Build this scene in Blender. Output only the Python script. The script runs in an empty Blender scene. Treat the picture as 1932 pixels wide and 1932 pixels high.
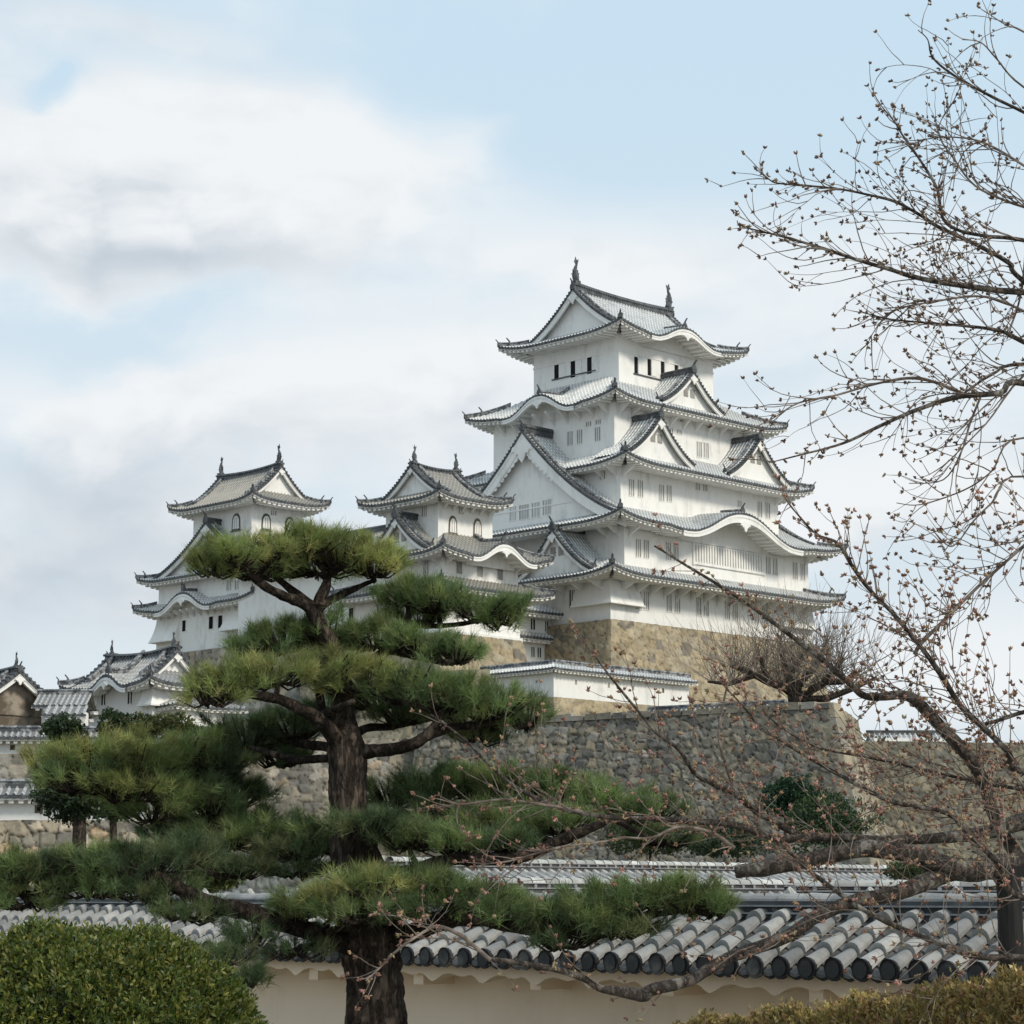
import bpy, math, random
import numpy as np
from math import sin, cos, pi, radians, sqrt, atan, tan, exp
random.seed(7); rng = np.random.default_rng(7)
SC = bpy.context.scene; COL = SC.collection
# ---------------------------------------------------------------- camera
F = 4200.0; PITCH = atan(720 / F)
cam = bpy.data.cameras.new('camera'); cob = bpy.data.objects.new('camera', cam); COL.objects.link(cob)
cam.sensor_width = 36; cam.lens = 36 * F / 1932; cam.clip_start = .3; cam.clip_end = 6000
cob.location = (0, 0, 0); cob.rotation_euler = (pi / 2 + PITCH, 0, 0); SC.camera = cob
# ---------------------------------------------------------------- light
SUN_AZ = radians(50)      # from +Y towards ... direction to the sun: right and behind the camera
to_sun = (0.66, -0.50, 0.62)
n_ = sqrt(sum(c * c for c in to_sun)); to_sun = tuple(c / n_ for c in to_sun)
sl = bpy.data.lights.new('sun', 'SUN'); sl.energy = 2.6; sl.angle = radians(12); sl.color = (1, .92, .79)
so = bpy.data.objects.new('sun', sl); COL.objects.link(so)
import mathutils
so.rotation_euler = mathutils.Vector(to_sun).to_track_quat('Z', 'Y').to_euler()
SC.view_settings.view_transform = 'Standard'; SC.view_settings.look = 'None'
SC.view_settings.exposure = 0.0; SC.view_settings.gamma = 1

W = bpy.data.worlds.new('World'); SC.world = W; W.use_nodes = True
class NT:
    def __init__(s, tree): s.t = tree; s.n = tree.nodes; s.l = tree.links
    def new(s, typ, **kw):
        n = s.n.new(typ)
        for k, v in kw.items(): setattr(n, k, v)
        return n
    def put(s, sock, val):
        if isinstance(val, bpy.types.NodeSocket): s.l.new(val, sock)
        else: sock.default_value = val
    def m(s, op, a, b=0.0, c=0.0, clamp=False):
        n = s.new('ShaderNodeMath', operation=op); n.use_clamp = clamp
        s.put(n.inputs[0], a); s.put(n.inputs[1], b)
        if len(n.inputs) > 2: s.put(n.inputs[2], c)
        return n.outputs[0]
    def vm(s, op, a, b=(0, 0, 0)):
        n = s.new('ShaderNodeVectorMath', operation=op); s.put(n.inputs[0], a); s.put(n.inputs[1], b); return n.outputs[0]
    def mix(s, f, a, b):
        n = s.new('ShaderNodeMix', data_type='RGBA'); s.put(n.inputs[0], f); s.put(n.inputs[6], a); s.put(n.inputs[7], b); return n.outputs[2]
    def ramp(s, f, a, b, lo=0., hi=1.):
        n = s.new('ShaderNodeMapRange'); n.clamp = True; n.interpolation_type = 'SMOOTHSTEP'
        s.put(n.inputs[0], f); n.inputs[1].default_value = a; n.inputs[2].default_value = b; n.inputs[3].default_value = lo; n.inputs[4].default_value = hi
        return n.outputs[0]
    def noise(s, vec, scale, detail=4, rough=.5, dist=0.):
        n = s.new('ShaderNodeTexNoise'); s.put(n.inputs['Vector'], vec); n.inputs['Scale'].default_value = scale
        n.inputs['Detail'].default_value = detail; n.inputs['Roughness'].default_value = rough; n.inputs['Distortion'].default_value = dist
        return n.outputs['Fac']
def rgb(*c): return (c[0], c[1], c[2], 1)

def build_world():
    t = NT(W.node_tree); t.n.clear()
    out = t.new('ShaderNodeOutputWorld'); bg = t.new('ShaderNodeBackground'); bg.inputs[1].default_value = .1
    t.l.new(bg.outputs[0], out.inputs[0])
    sky = t.new('ShaderNodeTexSky'); sky.sky_type = 'NISHITA'; sky.sun_disc = False
    sky.sun_elevation = math.asin(to_sun[2]); sky.sun_rotation = math.atan2(to_sun[0], to_sun[1]); sky.air_density = 1; sky.dust_density = 2.0
    tc = t.new('ShaderNodeTexCoord').outputs['Generated']
    sx = t.new('ShaderNodeSeparateXYZ'); t.l.new(tc, sx.inputs[0]); X, Y, Z = sx.outputs
    # blue gaps in the cloud deck (centre x, z, radius x, radius z, weight) as directions
    def blob(cx, cz, rx, rz, w):
        dx = t.m('DIVIDE', t.m('SUBTRACT', X, cx), rx); dz = t.m('DIVIDE', t.m('SUBTRACT', Z, cz), rz)
        r2 = t.m('ADD', t.m('MULTIPLY', dx, dx), t.m('MULTIPLY', dz, dz))
        return t.m('MULTIPLY', t.m('EXPONENT', t.m('MULTIPLY', r2, -1.)), w)
    def d(px, py):
        a = (px - 966) / F; b = (966 - py) / F; l = sqrt(1 + a * a + b * b)
        return a / l, (sin(PITCH) + b * cos(PITCH)) / l
    warp = t.noise(tc, 9, 4, .55); warp2 = t.noise(t.vm('ADD', tc, (3.1, 1.7, 9.2)), 9, 4, .55)
    cx = t.new('ShaderNodeCombineXYZ'); t.put(cx.inputs[0], t.m('MULTIPLY_ADD', warp, .10, X)); t.put(cx.inputs[1], Y); t.put(cx.inputs[2], t.m('MULTIPLY_ADD', warp2, .06, t.m('MULTIPLY', Z, 1.9)))
    n1 = t.noise(cx.outputs[0], 11, 7, .52)
    n2 = t.noise(t.vm('ADD', cx.outputs[0], (-.012, 0, .02)), 11, 7, .52)
    big = t.noise(cx.outputs[0], 4.5, 2, .5)
    X0_, Z0_ = X, Z
    X = t.m('MULTIPLY_ADD', t.m('SUBTRACT', warp, .5), .13, X0_); Z = t.m('MULTIPLY_ADD', t.m('SUBTRACT', n1, .5), .07, Z0_)
    cov = None
    px2 = lambda v: v / F
    for (bx, by, rx, ry, w) in [(150, 330, 420, 150, .75), (520, 290, 270, 110, .62), (880, 270, 120, 50, .25), (250, 760, 300, 80, .40), (620, 740, 350, 95, .55), (860, 690, 200, 60, .3),
                                (1700, 930, 380, 120, .42), (1800, 1250, 300, 110, .35), (100, 1050, 500, 170, .45), (400, 1000, 400, 120, .25), (200, 60, 260, 50, .3), (200, 430, 380, 70, .35), (1400, 560, 700, 300, .14), (450, 560, 900, 420, .08), (1150, 480, 260, 60, .2)]:
        a, b = d(bx, by); q = blob(a, b, px2(rx), px2(ry), w); cov = q if cov is None else t.m('ADD', cov, q)
    gaps = None
    for (bx, by, rx, ry, w) in [(1150, 200, 600, 130, .36), (1600, 130, 500, 200, .25), (200, 620, 260, 60, .35), (80, 1010, 200, 60, .25), (1640, 1110, 160, 60, .3), (100, 215, 80, 40, .55), (640, 950, 130, 40, .3), (60, 1200, 250, 60, .1)]:
        a, b = d(bx, by); q = blob(a, b, px2(rx), px2(ry), w); gaps = q if gaps is None else t.m('ADD', gaps, q)
    v = t.m('SUBTRACT', t.m('ADD', t.m('MULTIPLY', n1, .75), t.m('MULTIPLY', big, .35)), .34)
    v = t.m('SUBTRACT', t.m('ADD', v, cov), gaps)
    dens = t.ramp(v, .06, .72)
    # lit tops and grey undersides: compare with the cloud a little further towards the light
    shade = None
    for (bx, by, rx, ry, w) in [(230, 462, 380, 58, .8), (130, 30, 400, 110, .30), (700, 830, 400, 50, .3), (150, 900, 460, 70, .6), (100, 1130, 460, 140, .75), (420, 1000, 300, 60, .4), (1700, 1010, 300, 50, .2), (850, 760, 100, 30, .35)]:
        a, b = d(bx, by); q = blob(a, b, px2(rx), px2(ry), w); shade = q if shade is None else t.m('ADD', shade, q)
    lit = t.m('ADD', t.m('MULTIPLY', t.m('SUBTRACT', n1, n2), 1.3), t.m('SUBTRACT', 1.0, shade), clamp=True)
    cloud = t.mix(lit, rgb(5.2, 5.95, 6.7), rgb(8.8, 9.1, 9.3))
    veil = t.mix(t.ramp(Z0_, .08, .40), rgb(7.5, 8.4, 9.0), rgb(6.25, 8.05, 9.4))
    base = t.mix(.90, sky.outputs[0], veil)
    col = t.mix(dens, base, cloud)
    t.put(bg.inputs[0], col)
build_world()

# ---------------------------------------------------------------- materials
MATS = {}
def material(name, fn, rough=.8, spec=.3):
    m = bpy.data.materials.new(name); m.use_nodes = True; t = NT(m.node_tree)
    b = t.n['Principled BSDF']; b.inputs['Roughness'].default_value = rough; b.inputs['Specular IOR Level'].default_value = spec
    fn(t, b); MATS[name] = m; return m
def bump(t, b, h, st=.3, dist=.05):
    n = t.new('ShaderNodeBump'); n.inputs['Strength'].default_value = st; n.inputs['Distance'].default_value = dist
    t.put(n.inputs['Height'], h); t.l.new(n.outputs[0], b.inputs['Normal'])
def pos(t): return t.new('ShaderNodeTexCoord').outputs['Object']
def att(t, n='col'):
    a = t.new('ShaderNodeAttribute'); a.attribute_name = n; return a.outputs['Color']
def noisy(c1, c2, scale, lo=.35, hi=.65, bs=0., bd=.02, detail=5, stretch=None):
    def fn(t, b):
        p = pos(t)
        if stretch: p = t.vm('MULTIPLY', p, stretch)
        n = t.noise(p, scale, detail, .6)
        t.put(b.inputs['Base Color'], t.mix(t.ramp(n, lo, hi), rgb(*c1), rgb(*c2)))
        if bs: bump(t, b, n, bs, bd)
    return fn
def plaster(c1, c2):
    def fn(t, b):
        p = pos(t); a = t.noise(p, .35, 5, .6); s = t.noise(t.vm('MULTIPLY', p, (1.4, 1.4, .5)), 1.2, 5, .65)
        f = t.m('MULTIPLY', t.ramp(a, .35, .7), t.ramp(s, .42, .7))
        t.put(b.inputs['Base Color'], t.mix(t.m('MULTIPLY', f, .8), rgb(*c1), rgb(*c2))); bump(t, b, t.noise(p, 3, 4), .15, .03)
    return fn
material('white_plaster', plaster((.83, .82, .79), (.56, .55, .52)), .85, .2)
material('aged_plaster', plaster((.86, .72, .55), (.62, .50, .38)), .9, .15)
material('cornice_plaster', plaster((.84, .69, .52), (.70, .56, .42)), .9, .15)
material('stained_plaster', noisy((.13, .105, .08), (.36, .31, .25), 1.1, .38, .62, detail=8), .9, .1)
def castle_tile(rib, pan, joint):
    def fn(t, b):
        uv = t.new('ShaderNodeTexCoord').outputs['UV']; s = t.new('ShaderNodeSeparateXYZ'); t.l.new(uv, s.inputs[0])
        fr = t.m('FRACT', s.outputs[0]); isrib = t.m('MULTIPLY', t.m('GREATER_THAN', fr, .32), t.m('LESS_THAN', fr, .68))
        seam = t.m('LESS_THAN', t.m('FRACT', t.m('MULTIPLY', s.outputs[1], 2.9)), .34)
        edge = t.m('MULTIPLY', t.m('GREATER_THAN', fr, .24), t.m('LESS_THAN', fr, .76))
        n = t.noise(pos(t), .8, 5, .7); n2 = t.noise(pos(t), 6, 3, .6)
        c = t.mix(isrib, rgb(*pan), rgb(*rib))
        c = t.mix(t.m('MULTIPLY', edge, t.m('SUBTRACT', 1., isrib)), c, rgb(*joint))
        c = t.mix(t.m('MULTIPLY', seam, isrib), c, rgb(*joint))
        c = t.mix(t.m('MULTIPLY', t.ramp(n, .45, .75), .5), c, rgb(.16, .16, .15))
        c = t.mix(t.m('MULTIPLY', t.ramp(n2, .5, .8), .35), c, rgb(.62, .62, .6))
        t.put(b.inputs['Base Color'], c)
    return fn
material('roof_tile', castle_tile((.46, .47, .47), (.27, .28, .29), (.76, .76, .74)), .65, .4)
material('grey_roof_tile', castle_tile((.30, .30, .30), (.17, .175, .18), (.46, .46, .45)), .7, .3)
material('old_roof_tile', castle_tile((.27, .255, .23), (.19, .18, .165), (.44, .42, .37)), .75, .3)
material('dark_tile', noisy((.045, .05, .055), (.11, .115, .12), 2.5), .6, .4)
material('ridge_tile', noisy((.07, .075, .08), (.30, .30, .30), 4.0, .42, .6), .65, .35)
material('dark_void', noisy((.012, .012, .014), (.02, .02, .022), 2), .9, .1)
material('window_light', noisy((.50, .48, .44), (.58, .56, .52), 2), .9, .1)
material('window_grey', noisy((.28, .27, .25), (.36, .35, .33), 2), .9, .1)
material('old_wood', noisy((.10, .075, .05), (.2, .16, .11), 6, stretch=(4, 4, .6)), .8, .2)
def stone_fn(t, b):
    p = pos(t); n = t.noise(p, 2.2, 8, .68); n2 = t.noise(p, .25, 4, .6); c = att(t)
    c = t.mix(t.m('MULTIPLY', t.ramp(n, .35, .7), .55), c, t.vm('MULTIPLY', c, (.45, .45, .47)))
    c = t.mix(t.m('MULTIPLY', t.ramp(n2, .45, .7), .35), c, t.vm('MULTIPLY', c, (.55, .55, .55)))
    t.put(b.inputs['Base Color'], c); bump(t, b, t.noise(p, 5, 6, .65), .6, .08)
material('stone', stone_fn, .92, .15)
def leaf_fn(t, b):
    t.put(b.inputs['Base Color'], att(t)); b.inputs['Subsurface Weight'].default_value = 0
    tr = t.new('ShaderNodeBsdfTranslucent'); t.put(tr.inputs[0], t.vm('MULTIPLY', att(t), (1.25, 1.35, .7)))
    mx = t.new('ShaderNodeMixShader'); mx.inputs[0].default_value = .3; o = t.n['Material Output']
    t.l.new(b.outputs[0], mx.inputs[1]); t.l.new(tr.outputs[0], mx.inputs[2]); t.l.new(mx.outputs[0], o.inputs[0])
material('needle', leaf_fn, .55, .3); material('leaf', leaf_fn, .5, .4)
def bark(c1, c2, c3, sc, st=(1, 1, .3)):
    def fn(t, b):
        p = pos(t); q = t.vm('MULTIPLY', p, st); n = t.noise(q, sc, 8, .72, .6); n2 = t.noise(t.vm('MULTIPLY', p, (st[0], st[1], st[2] * .55)), sc * .9, 6, .65, .8); n3 = t.noise(p, sc * .3, 3)
        crack = t.ramp(n2, .42, .54)
        c = t.mix(t.ramp(n, .38, .66), rgb(*c1), rgb(*c2)); c = t.mix(t.m('MULTIPLY', t.ramp(n3, .5, .66), .8), c, rgb(*c3))
        c = t.mix(t.m('MULTIPLY_ADD', crack, .6, .4), rgb(c1[0] * .4, c1[1] * .4, c1[2] * .4), c)
        t.put(b.inputs['Base Color'], c); bump(t, b, t.m('ADD', t.m('MULTIPLY', crack, .7), t.m('MULTIPLY', n, .6)), 1., .03)
    return fn
material('pine_bark', bark((.035, .027, .022), (.10, .08, .064), (.15, .115, .09), 24, (1, 1, .28)), .95, .1)
material('limb_bark', bark((.02, .016, .013), (.06, .046, .036), (.10, .078, .062), 22, (1, 1, 1)), .95, .1)
material('cherry_bark', bark((.06, .048, .04), (.15, .12, .10), (.26, .24, .21), 30, (1, 1, 1)), .8, .25)
material('twig', noisy((.09, .065, .05), (.24, .20, .17), 14, .35, .7), .7, .3)
material('grey_twig', noisy((.17, .145, .12), (.30, .25, .21), 3), .9, .1)
material('bud', lambda t, b: t.put(b.inputs['Base Color'], att(t)), .6, .3)
material('ground', noisy((.13, .115, .085), (.17, .15, .115), .6, bs=.3, detail=9), .95, .1)
material('hill_earth', noisy((.10, .10, .055), (.17, .14, .09), .4, bs=.4, detail=9), .95, .1)
def neartile(t, b):
    p = pos(t); n = t.noise(p, 7, 8, .7); n2 = t.noise(p, 1.6, 4, .6); c = att(t)
    c = t.mix(t.m('MULTIPLY', t.ramp(n, .4, .68), .6), c, t.vm('MULTIPLY', c, (.5, .5, .49)))
    c = t.mix(t.m('MULTIPLY', t.ramp(n2, .5, .72), .35), c, rgb(.42, .40, .36))
    t.put(b.inputs['Base Color'], c); bump(t, b, n, .5, .012)
material('wall_tile', neartile, .6, .3)
material('post_black', noisy((.006, .006, .006), (.016, .015, .014), 12, stretch=(6, 6, .5)), .7, .3)

# ---------------------------------------------------------------- mesh building
class MB:
    def __init__(s): s.v = []; s.f = []; s.uv = []; s.c = []; s.mi = []; s.smooth = False
    def vert(s, p, uv=None, c=None):
        s.v.append(p)
        if uv is not None: s.uv.append(uv)
        if c is not None: s.c.append(c)
        return len(s.v) - 1
    def face(s, idx, mi=0): s.f.append(tuple(idx)); s.mi.append(mi)
    def quad(s, a, b, c, d, mi=0, col=None):
        n = len(s.v); s.v += [a, b, c, d]; s.f.append((n, n + 1, n + 2, n + 3)); s.mi.append(mi)
        if col: s.c += [col] * 4
    def grid(s, rows, uvs=None, cols=None, close=False, mi=0):
        n = len(s.v); R = len(rows); C = len(rows[0])
        for i, r in enumerate(rows):
            s.v += r
            if uvs: s.uv += uvs[i]
            if cols: s.c += cols[i]
        for i in range(R - 1):
            for j in range(C if close else C - 1):
                k = (j + 1) % C
                s.f.append((n + i * C + j, n + i * C + k, n + (i + 1) * C + k, n + (i + 1) * C + j)); s.mi.append(mi)
    def box(s, x0, x1, y0, y1, z0, z1, mi=0, col=None):
        n = len(s.v)
        s.v += [(x0, y0, z0), (x1, y0, z0), (x1, y1, z0), (x0, y1, z0), (x0, y0, z1), (x1, y0, z1), (x1, y1, z1), (x0, y1, z1)]
        for q in ((0, 3, 2, 1), (4, 5, 6, 7), (0, 1, 5, 4), (1, 2, 6, 5), (2, 3, 7, 6), (3, 0, 4, 7)): s.f.append(tuple(n + i for i in q)); s.mi.append(mi)
        if col: s.c += [col] * 8
    def poly(s, pts, mi=0, col=None):
        n = len(s.v); s.v += pts; s.f.append(tuple(range(n, n + len(pts)))); s.mi.append(mi)
        if col: s.c += [col] * len(pts)
    def slab(s, pts, off, mi=0):            # extrude polygon pts by vector off
        n = len(s.v); m = len(pts); s.v += pts; s.v += [(p[0] + off[0], p[1] + off[1], p[2] + off[2]) for p in pts]
        s.f.append(tuple(range(n, n + m))); s.mi.append(mi); s.f.append(tuple(range(n + 2 * m - 1, n + m - 1, -1))); s.mi.append(mi)
        for i in range(m): s.f.append((n + i, n + m + i, n + m + (i + 1) % m, n + (i + 1) % m)); s.mi.append(mi)
    def tube(s, pts, rad, seg=6, col=None, cap=True, jit=0.):
        P = [mathutils.Vector(p) for p in pts]; n0 = len(s.v); R = rad if hasattr(rad, '__len__') else [rad] * len(P)
        a = None
        for i, p in enumerate(P):
            d = (P[min(i + 1, len(P) - 1)] - P[max(i - 1, 0)])
            if d.length < 1e-9: d = mathutils.Vector((0, 0, 1))
            d.normalize()
            if a is None: a = d.orthogonal().normalized()
            else:
                a = a - d * a.dot(d)
                a = a.normalized() if a.length > 1e-6 else d.orthogonal().normalized()
            b = d.cross(a)
            for k in range(seg):
                th = 2 * pi * k / seg; r = R[i] * (1 + (random.uniform(-jit, jit) if jit else 0))
                s.v.append(tuple(p + (a * cos(th) + b * sin(th)) * r))
                if col: s.c.append(col)
        for i in range(len(P) - 1):
            for k in range(seg):
                k2 = (k + 1) % seg; s.f.append((n0 + i * seg + k, n0 + i * seg + k2, n0 + (i + 1) * seg + k2, n0 + (i + 1) * seg + k)); s.mi.append(0)
        if cap:
            s.f.append(tuple(n0 + k for k in range(seg - 1, -1, -1))); s.mi.append(0)
            e = n0 + (len(P) - 1) * seg; s.f.append(tuple(e + k for k in range(seg))); s.mi.append(0)

FRAME = {}       # object name -> (ox, oy, angle, base)
def mesh_obj(name, mb, mats, base=(0, 0, 0), smooth=False):
    me = bpy.data.meshes.new(name)
    if isinstance(mb, MB):
        V = np.array(mb.v, dtype=np.float64) - np.array(base)
        me.from_pydata(V.tolist(), [], mb.f)
        mi = mb.mi; uv = mb.uv; c = mb.c
        if any(mi): me.polygons.foreach_set('material_index', mi)
        if uv:
            L = me.uv_layers.new(name='UVMap'); li = np.empty(len(me.loops), dtype=np.int32); me.loops.foreach_get('vertex_index', li)
            L.data.foreach_set('uv', np.array(uv, dtype=np.float32)[li].ravel())
        if c:
            A = me.color_attributes.new('col', 'FLOAT_COLOR', 'POINT'); C = np.ones((len(c), 4), dtype=np.float32); C[:, :3] = np.array(c)[:, :3]
            A.data.foreach_set('color', C.ravel())
        if smooth: me.polygons.foreach_set('use_smooth', [True] * len(mb.f))
    else:                                     # (verts Nx3, faces Mxk, colours Nx3) numpy
        V, Fc, C = mb; V = V - np.array(base); k = Fc.shape[1]
        me.vertices.add(len(V)); me.vertices.foreach_set('co', V.astype(np.float32).ravel())
        me.loops.add(Fc.size); me.loops.foreach_set('vertex_index', Fc.astype(np.int32).ravel())
        me.polygons.add(len(Fc)); me.polygons.foreach_set('loop_start', np.arange(0, Fc.size, k, dtype=np.int32)); me.polygons.foreach_set('loop_total', np.full(len(Fc), k, dtype=np.int32))
        if smooth: me.polygons.foreach_set('use_smooth', np.ones(len(Fc), dtype=bool))
        me.update(calc_edges=True)
        A = me.color_attributes.new('col', 'FLOAT_COLOR', 'POINT'); CC = np.ones((len(V), 4), dtype=np.float32); CC[:, :3] = C; A.data.foreach_set('color', CC.ravel())
    for m in (mats if isinstance(mats, (list, tuple)) else [mats]): me.materials.append(MATS[m])
    o = bpy.data.objects.new(name, me); COL.objects.link(o); return o
def setprops(o, label=None, cat=None, group=None, kind=None):
    if label: o['label'] = label
    if cat: o['category'] = cat
    if group: o['group'] = group
    if kind: o['kind'] = kind
KX, KY, KA = 7.9, 173.0, radians(45)
CASTLE = (KX, KY, KA); WORLD = (0, 0, 0)
def to_world(fr, p):
    c, s = cos(fr[2]), sin(fr[2]); return (fr[0] + c * p[0] - s * p[1], fr[1] + s * p[0] + c * p[1], p[2])
def thing(name, label, cat, base=(0, 0, 0), fr=WORLD, group=None):
    o = bpy.data.objects.new(name, None); COL.objects.link(o); o.location = to_world(fr, base); o.rotation_euler = (0, 0, fr[2])
    o.empty_display_size = .5
    setprops(o, label, cat, group); FRAME[o.name] = base; return o
def part(name, mb, mat, parent, smooth=False, label=None, kind=None):
    r = parent
    b = FRAME[r.name]; o = mesh_obj(name, mb, mat, b, smooth); o.parent = parent; FRAME[o.name] = b
    setprops(o, label, kind=kind); return o
def solo(name, mb, mat, label, cat, base=(0, 0, 0), fr=WORLD, group=None, kind=None, smooth=False):
    o = mesh_obj(name, mb, mat, base, smooth); o.location = to_world(fr, base); o.rotation_euler = (0, 0, fr[2]); FRAME[o.name] = base
    setprops(o, label, cat, group, kind); return o
# pixel helpers (photo seen as 1932 x 1932): world point on the ray at distance Y, or castle-frame point where the ray meets a wall plane
def ray(px, py):
    a = (px - 966) / F; b = (966 - py) / F; return a, cos(PITCH) - b * sin(PITCH), sin(PITCH) + b * cos(PITCH)
def at(px, py, Y): r = ray(px, py); k = Y / r[1]; return (r[0] * k, Y, r[2] * k)
def hitS(px, py, v, fr=CASTLE):       # plane y = v of a frame -> (x, z)
    r = ray(px, py); c, s = cos(fr[2]), sin(fr[2]); o = (-fr[0] * c - fr[1] * s, fr[0] * s - fr[1] * c)
    dx, dy = r[0] * c + r[1] * s, -r[0] * s + r[1] * c; k = (v - o[1]) / dy; return o[0] + k * dx, k * r[2]
def hitW(px, py, u, fr=CASTLE):
    r = ray(px, py); c, s = cos(fr[2]), sin(fr[2]); o = (-fr[0] * c - fr[1] * s, fr[0] * s - fr[1] * c)
    dx, dy = r[0] * c + r[1] * s, -r[0] * s + r[1] * c; k = (u - o[0]) / dx; return o[1] + k * dy, k * r[2]

# ---------------------------------------------------------------- setting: ground
g = MB(); g.quad((-3000, -200, -1.7), (3000, -200, -1.7), (3000, 5000, -1.7), (-3000, 5000, -1.7))
solo('ground', g, 'ground', None, None, kind='structure')
material('pale_bounce', noisy((.42, .38, .31), (.52, .48, .40), 3, bs=.3, detail=10), .95, .1)
g = MB(); g.quad((-16, -12, -1.695), (16, -12, -1.695), (16, 11.5, -1.695), (-16, 20, -1.695)); solo('bounce_sheet', g, 'pale_bounce', None, None, kind='structure')  # unseen pale gravel sheet, added to bounce light up onto the near wall

# ---------------------------------------------------------------- Japanese roofs
PITCHT = .36
PROF = [(0, 0), (.28, 0), (.36, .075), (.5, .11), (.64, .075), (.72, 0)]
def mkroof(x0, x1, y0, y1, ze, H, rise, a=.6, lift=.55, Ld=5., axis=None, dk=0., W=3., bumps={}, tile='roof_tile'):
    """axis: None skirt; 'x' or 'y' = ridge direction of a hip-and-gable roof with gable planes dk inside the eave"""
    r = dict(x0=x0, x1=x1, y0=y0, y1=y1, ze=ze, H=H, rise=rise, a=a, lift=lift, Ld=Ld, axis=axis, dk=dk, W=W, bumps=bumps, tile=tile)
    return r
def rP(r, t): q = t / r['H']; return r['rise'] * (r['a'] * q + (1 - r['a']) * q * q)
def srange(r, side): return (r['x0'], r['x1']) if side in 'SN' else (r['y0'], r['y1'])
def bumpz(r, side, s):
    z = 0
    for (c, w, h) in r['bumps'].get(side, ()):
        q = abs(s - c) / w
        if q < 1: z = max(z, h * (.5 + .5 * cos(pi * min(1, q) ** 1.12)) )
        if .85 < q < 1.5: z -= .10 * h * sin(pi * (q - .85) / .65)
    return z
def rZ(r, side, s, t):
    s0, s1 = srange(r, side); d = max(0, min(s - s0, s1 - s))
    lf = r['lift'] * max(0, 1 - d / r['Ld']) ** 2.4 * max(0, 1 - t / r['Ld'])
    b = bumpz(r, side, s); zs = rP(r, t) + lf
    if b > 0: zs = max(zs, b + .07 * t) if b > .02 else zs
    elif b < 0: zs += b * max(0, 1 - t / 2.)
    return r['ze'] + zs
def rXY(r, side, s, t):
    return {'S': (s, r['y0'] + t), 'N': (s, r['y1'] - t), 'W': (r['x0'] + t, s), 'E': (r['x1'] - t, s)}[side]
def rpt(r, side, s, t, dz=0): x, y = rXY(r, side, s, t); return (x, y, rZ(r, side, s, t) + dz)
def tmax(r, side, s):
    s0, s1 = srange(r, side); d = max(.001, min(s - s0, s1 - s)); ax = r['axis']
    if ax is None: return min(r['W'], d)
    longside = (ax == 'x' and side in 'SN') or (ax == 'y' and side in 'WE')
    if longside: return r['H'] if d >= r['dk'] else d
    return min(r['dk'] + 1.0, d)
def roof_part(r, parent, sides='SWNE', name='tiled_roof', ov=2.3):
    mb = MB(); ev = MB()
    for side in sides:
        s0, s1 = srange(r, side)
        n = max(2, int((s1 - s0) / r.get('p', PITCHT))); p = (s1 - s0) / n; hk = r.get('p', PITCHT) / PITCHT; ek = r.get('ek', .85)
        cols = []
        rpt_e = lambda r_, sd_, s_, t_, dz_: rpt_e0(r_, sd_, s_, t_ * (ek if t_ < ov else 1), dz_ * ek)
        for i in range(n):
            for fr_, h in PROF: cols.append((s0 + (i + fr_) * p, h * hk, i + fr_))
        cols.append((s1, 0, n))
        groups = [cols]
        ax = r['axis']
        if ax and ((ax == 'x' and side in 'SN') or (ax == 'y' and side in 'WE')):
            dk = r['dk']; groups = [[c for c in cols if c[0] - s0 < dk], [c for c in cols if c[0] - s0 >= dk and s1 - c[0] >= dk], [c for c in cols if s1 - c[0] < dk]]
        for G in groups:
            if len(G) < 2: continue
            nt = 12 if (ax and G is groups[len(groups) // 2] and len(groups) == 3) else 6
            rows = []; uvs = []
            for j in range(nt + 1):
                row = []; ur = []
                for (s, h, uu) in G:
                    t = tmax(r, side, s) * j / nt; x, y = rXY(r, side, s, t); row.append((x, y, rZ(r, side, s, t) + h)); ur.append((uu, t))
                rows.append(row); uvs.append(ur)
            mb.grid(rows, uvs)
        # eave: drip tiles (dark), fascia (white), rafters and soffit
        top = [rpt_e(r, side, c[0], -.03, c[1] + .03) for c in cols]; bot = [rpt_e(r, side, c[0], -.03, -.17 + (-.06 if .3 < (c[2] % 1) < .7 else 0)) for c in cols]
        ev.grid([top, bot], mi=0)
        b2 = [rpt_e(r, side, c[0], .10, -.16) for c in cols]; ev.grid([bot, b2], mi=0)
        f1 = [rpt_e(r, side, c[0], .08, -.14) for c in cols]; f2 = [rpt_e(r, side, c[0], .08, -.30) for c in cols]; ev.grid([f1, f2], mi=1)
        n2 = max(2, int((s1 - s0) / (.62 * max(ek, .6)))); rc = []
        for i in range(n2):
            a_ = s0 + (s1 - s0) * i / n2; w_ = (s1 - s0) / n2; rc += [(a_, 0), (a_ + w_ * .49, 0), (a_ + w_ * .5, 1), (a_ + w_ * .99, 1)]
        rc.append((s1, 0)); d0 = s0; 
        def tclip(s, t): dd = min(s - s0, s1 - s); return min(t, max(dd, 0.0))
        g0 = [rpt_e(r, side, s, tclip(s, .20), -.28) for s, k in rc]; g1 = [rpt_e(r, side, s, tclip(s, .20), -.30 - .21 * k) for s, k in rc]
        g2 = [rpt_e(r, side, s, tclip(s, ov), -.30 - .21 * k + .06 * ov) for s, k in rc]
        f3 = [rpt_e(r, side, s, .08, -.29) for s, k in rc]
        ev.grid([f3, g0, g1, g2], mi=1)
    o = part(name, mb, r['tile'], parent)
    part('eave', ev, ['dark_tile', 'white_plaster'], o)
    return o
def rpt_e0(r, side, s, t, dz):
    x, y = rXY(r, side, s, t); return (x, y, rZ(r, side, s, 0) + dz)
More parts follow.
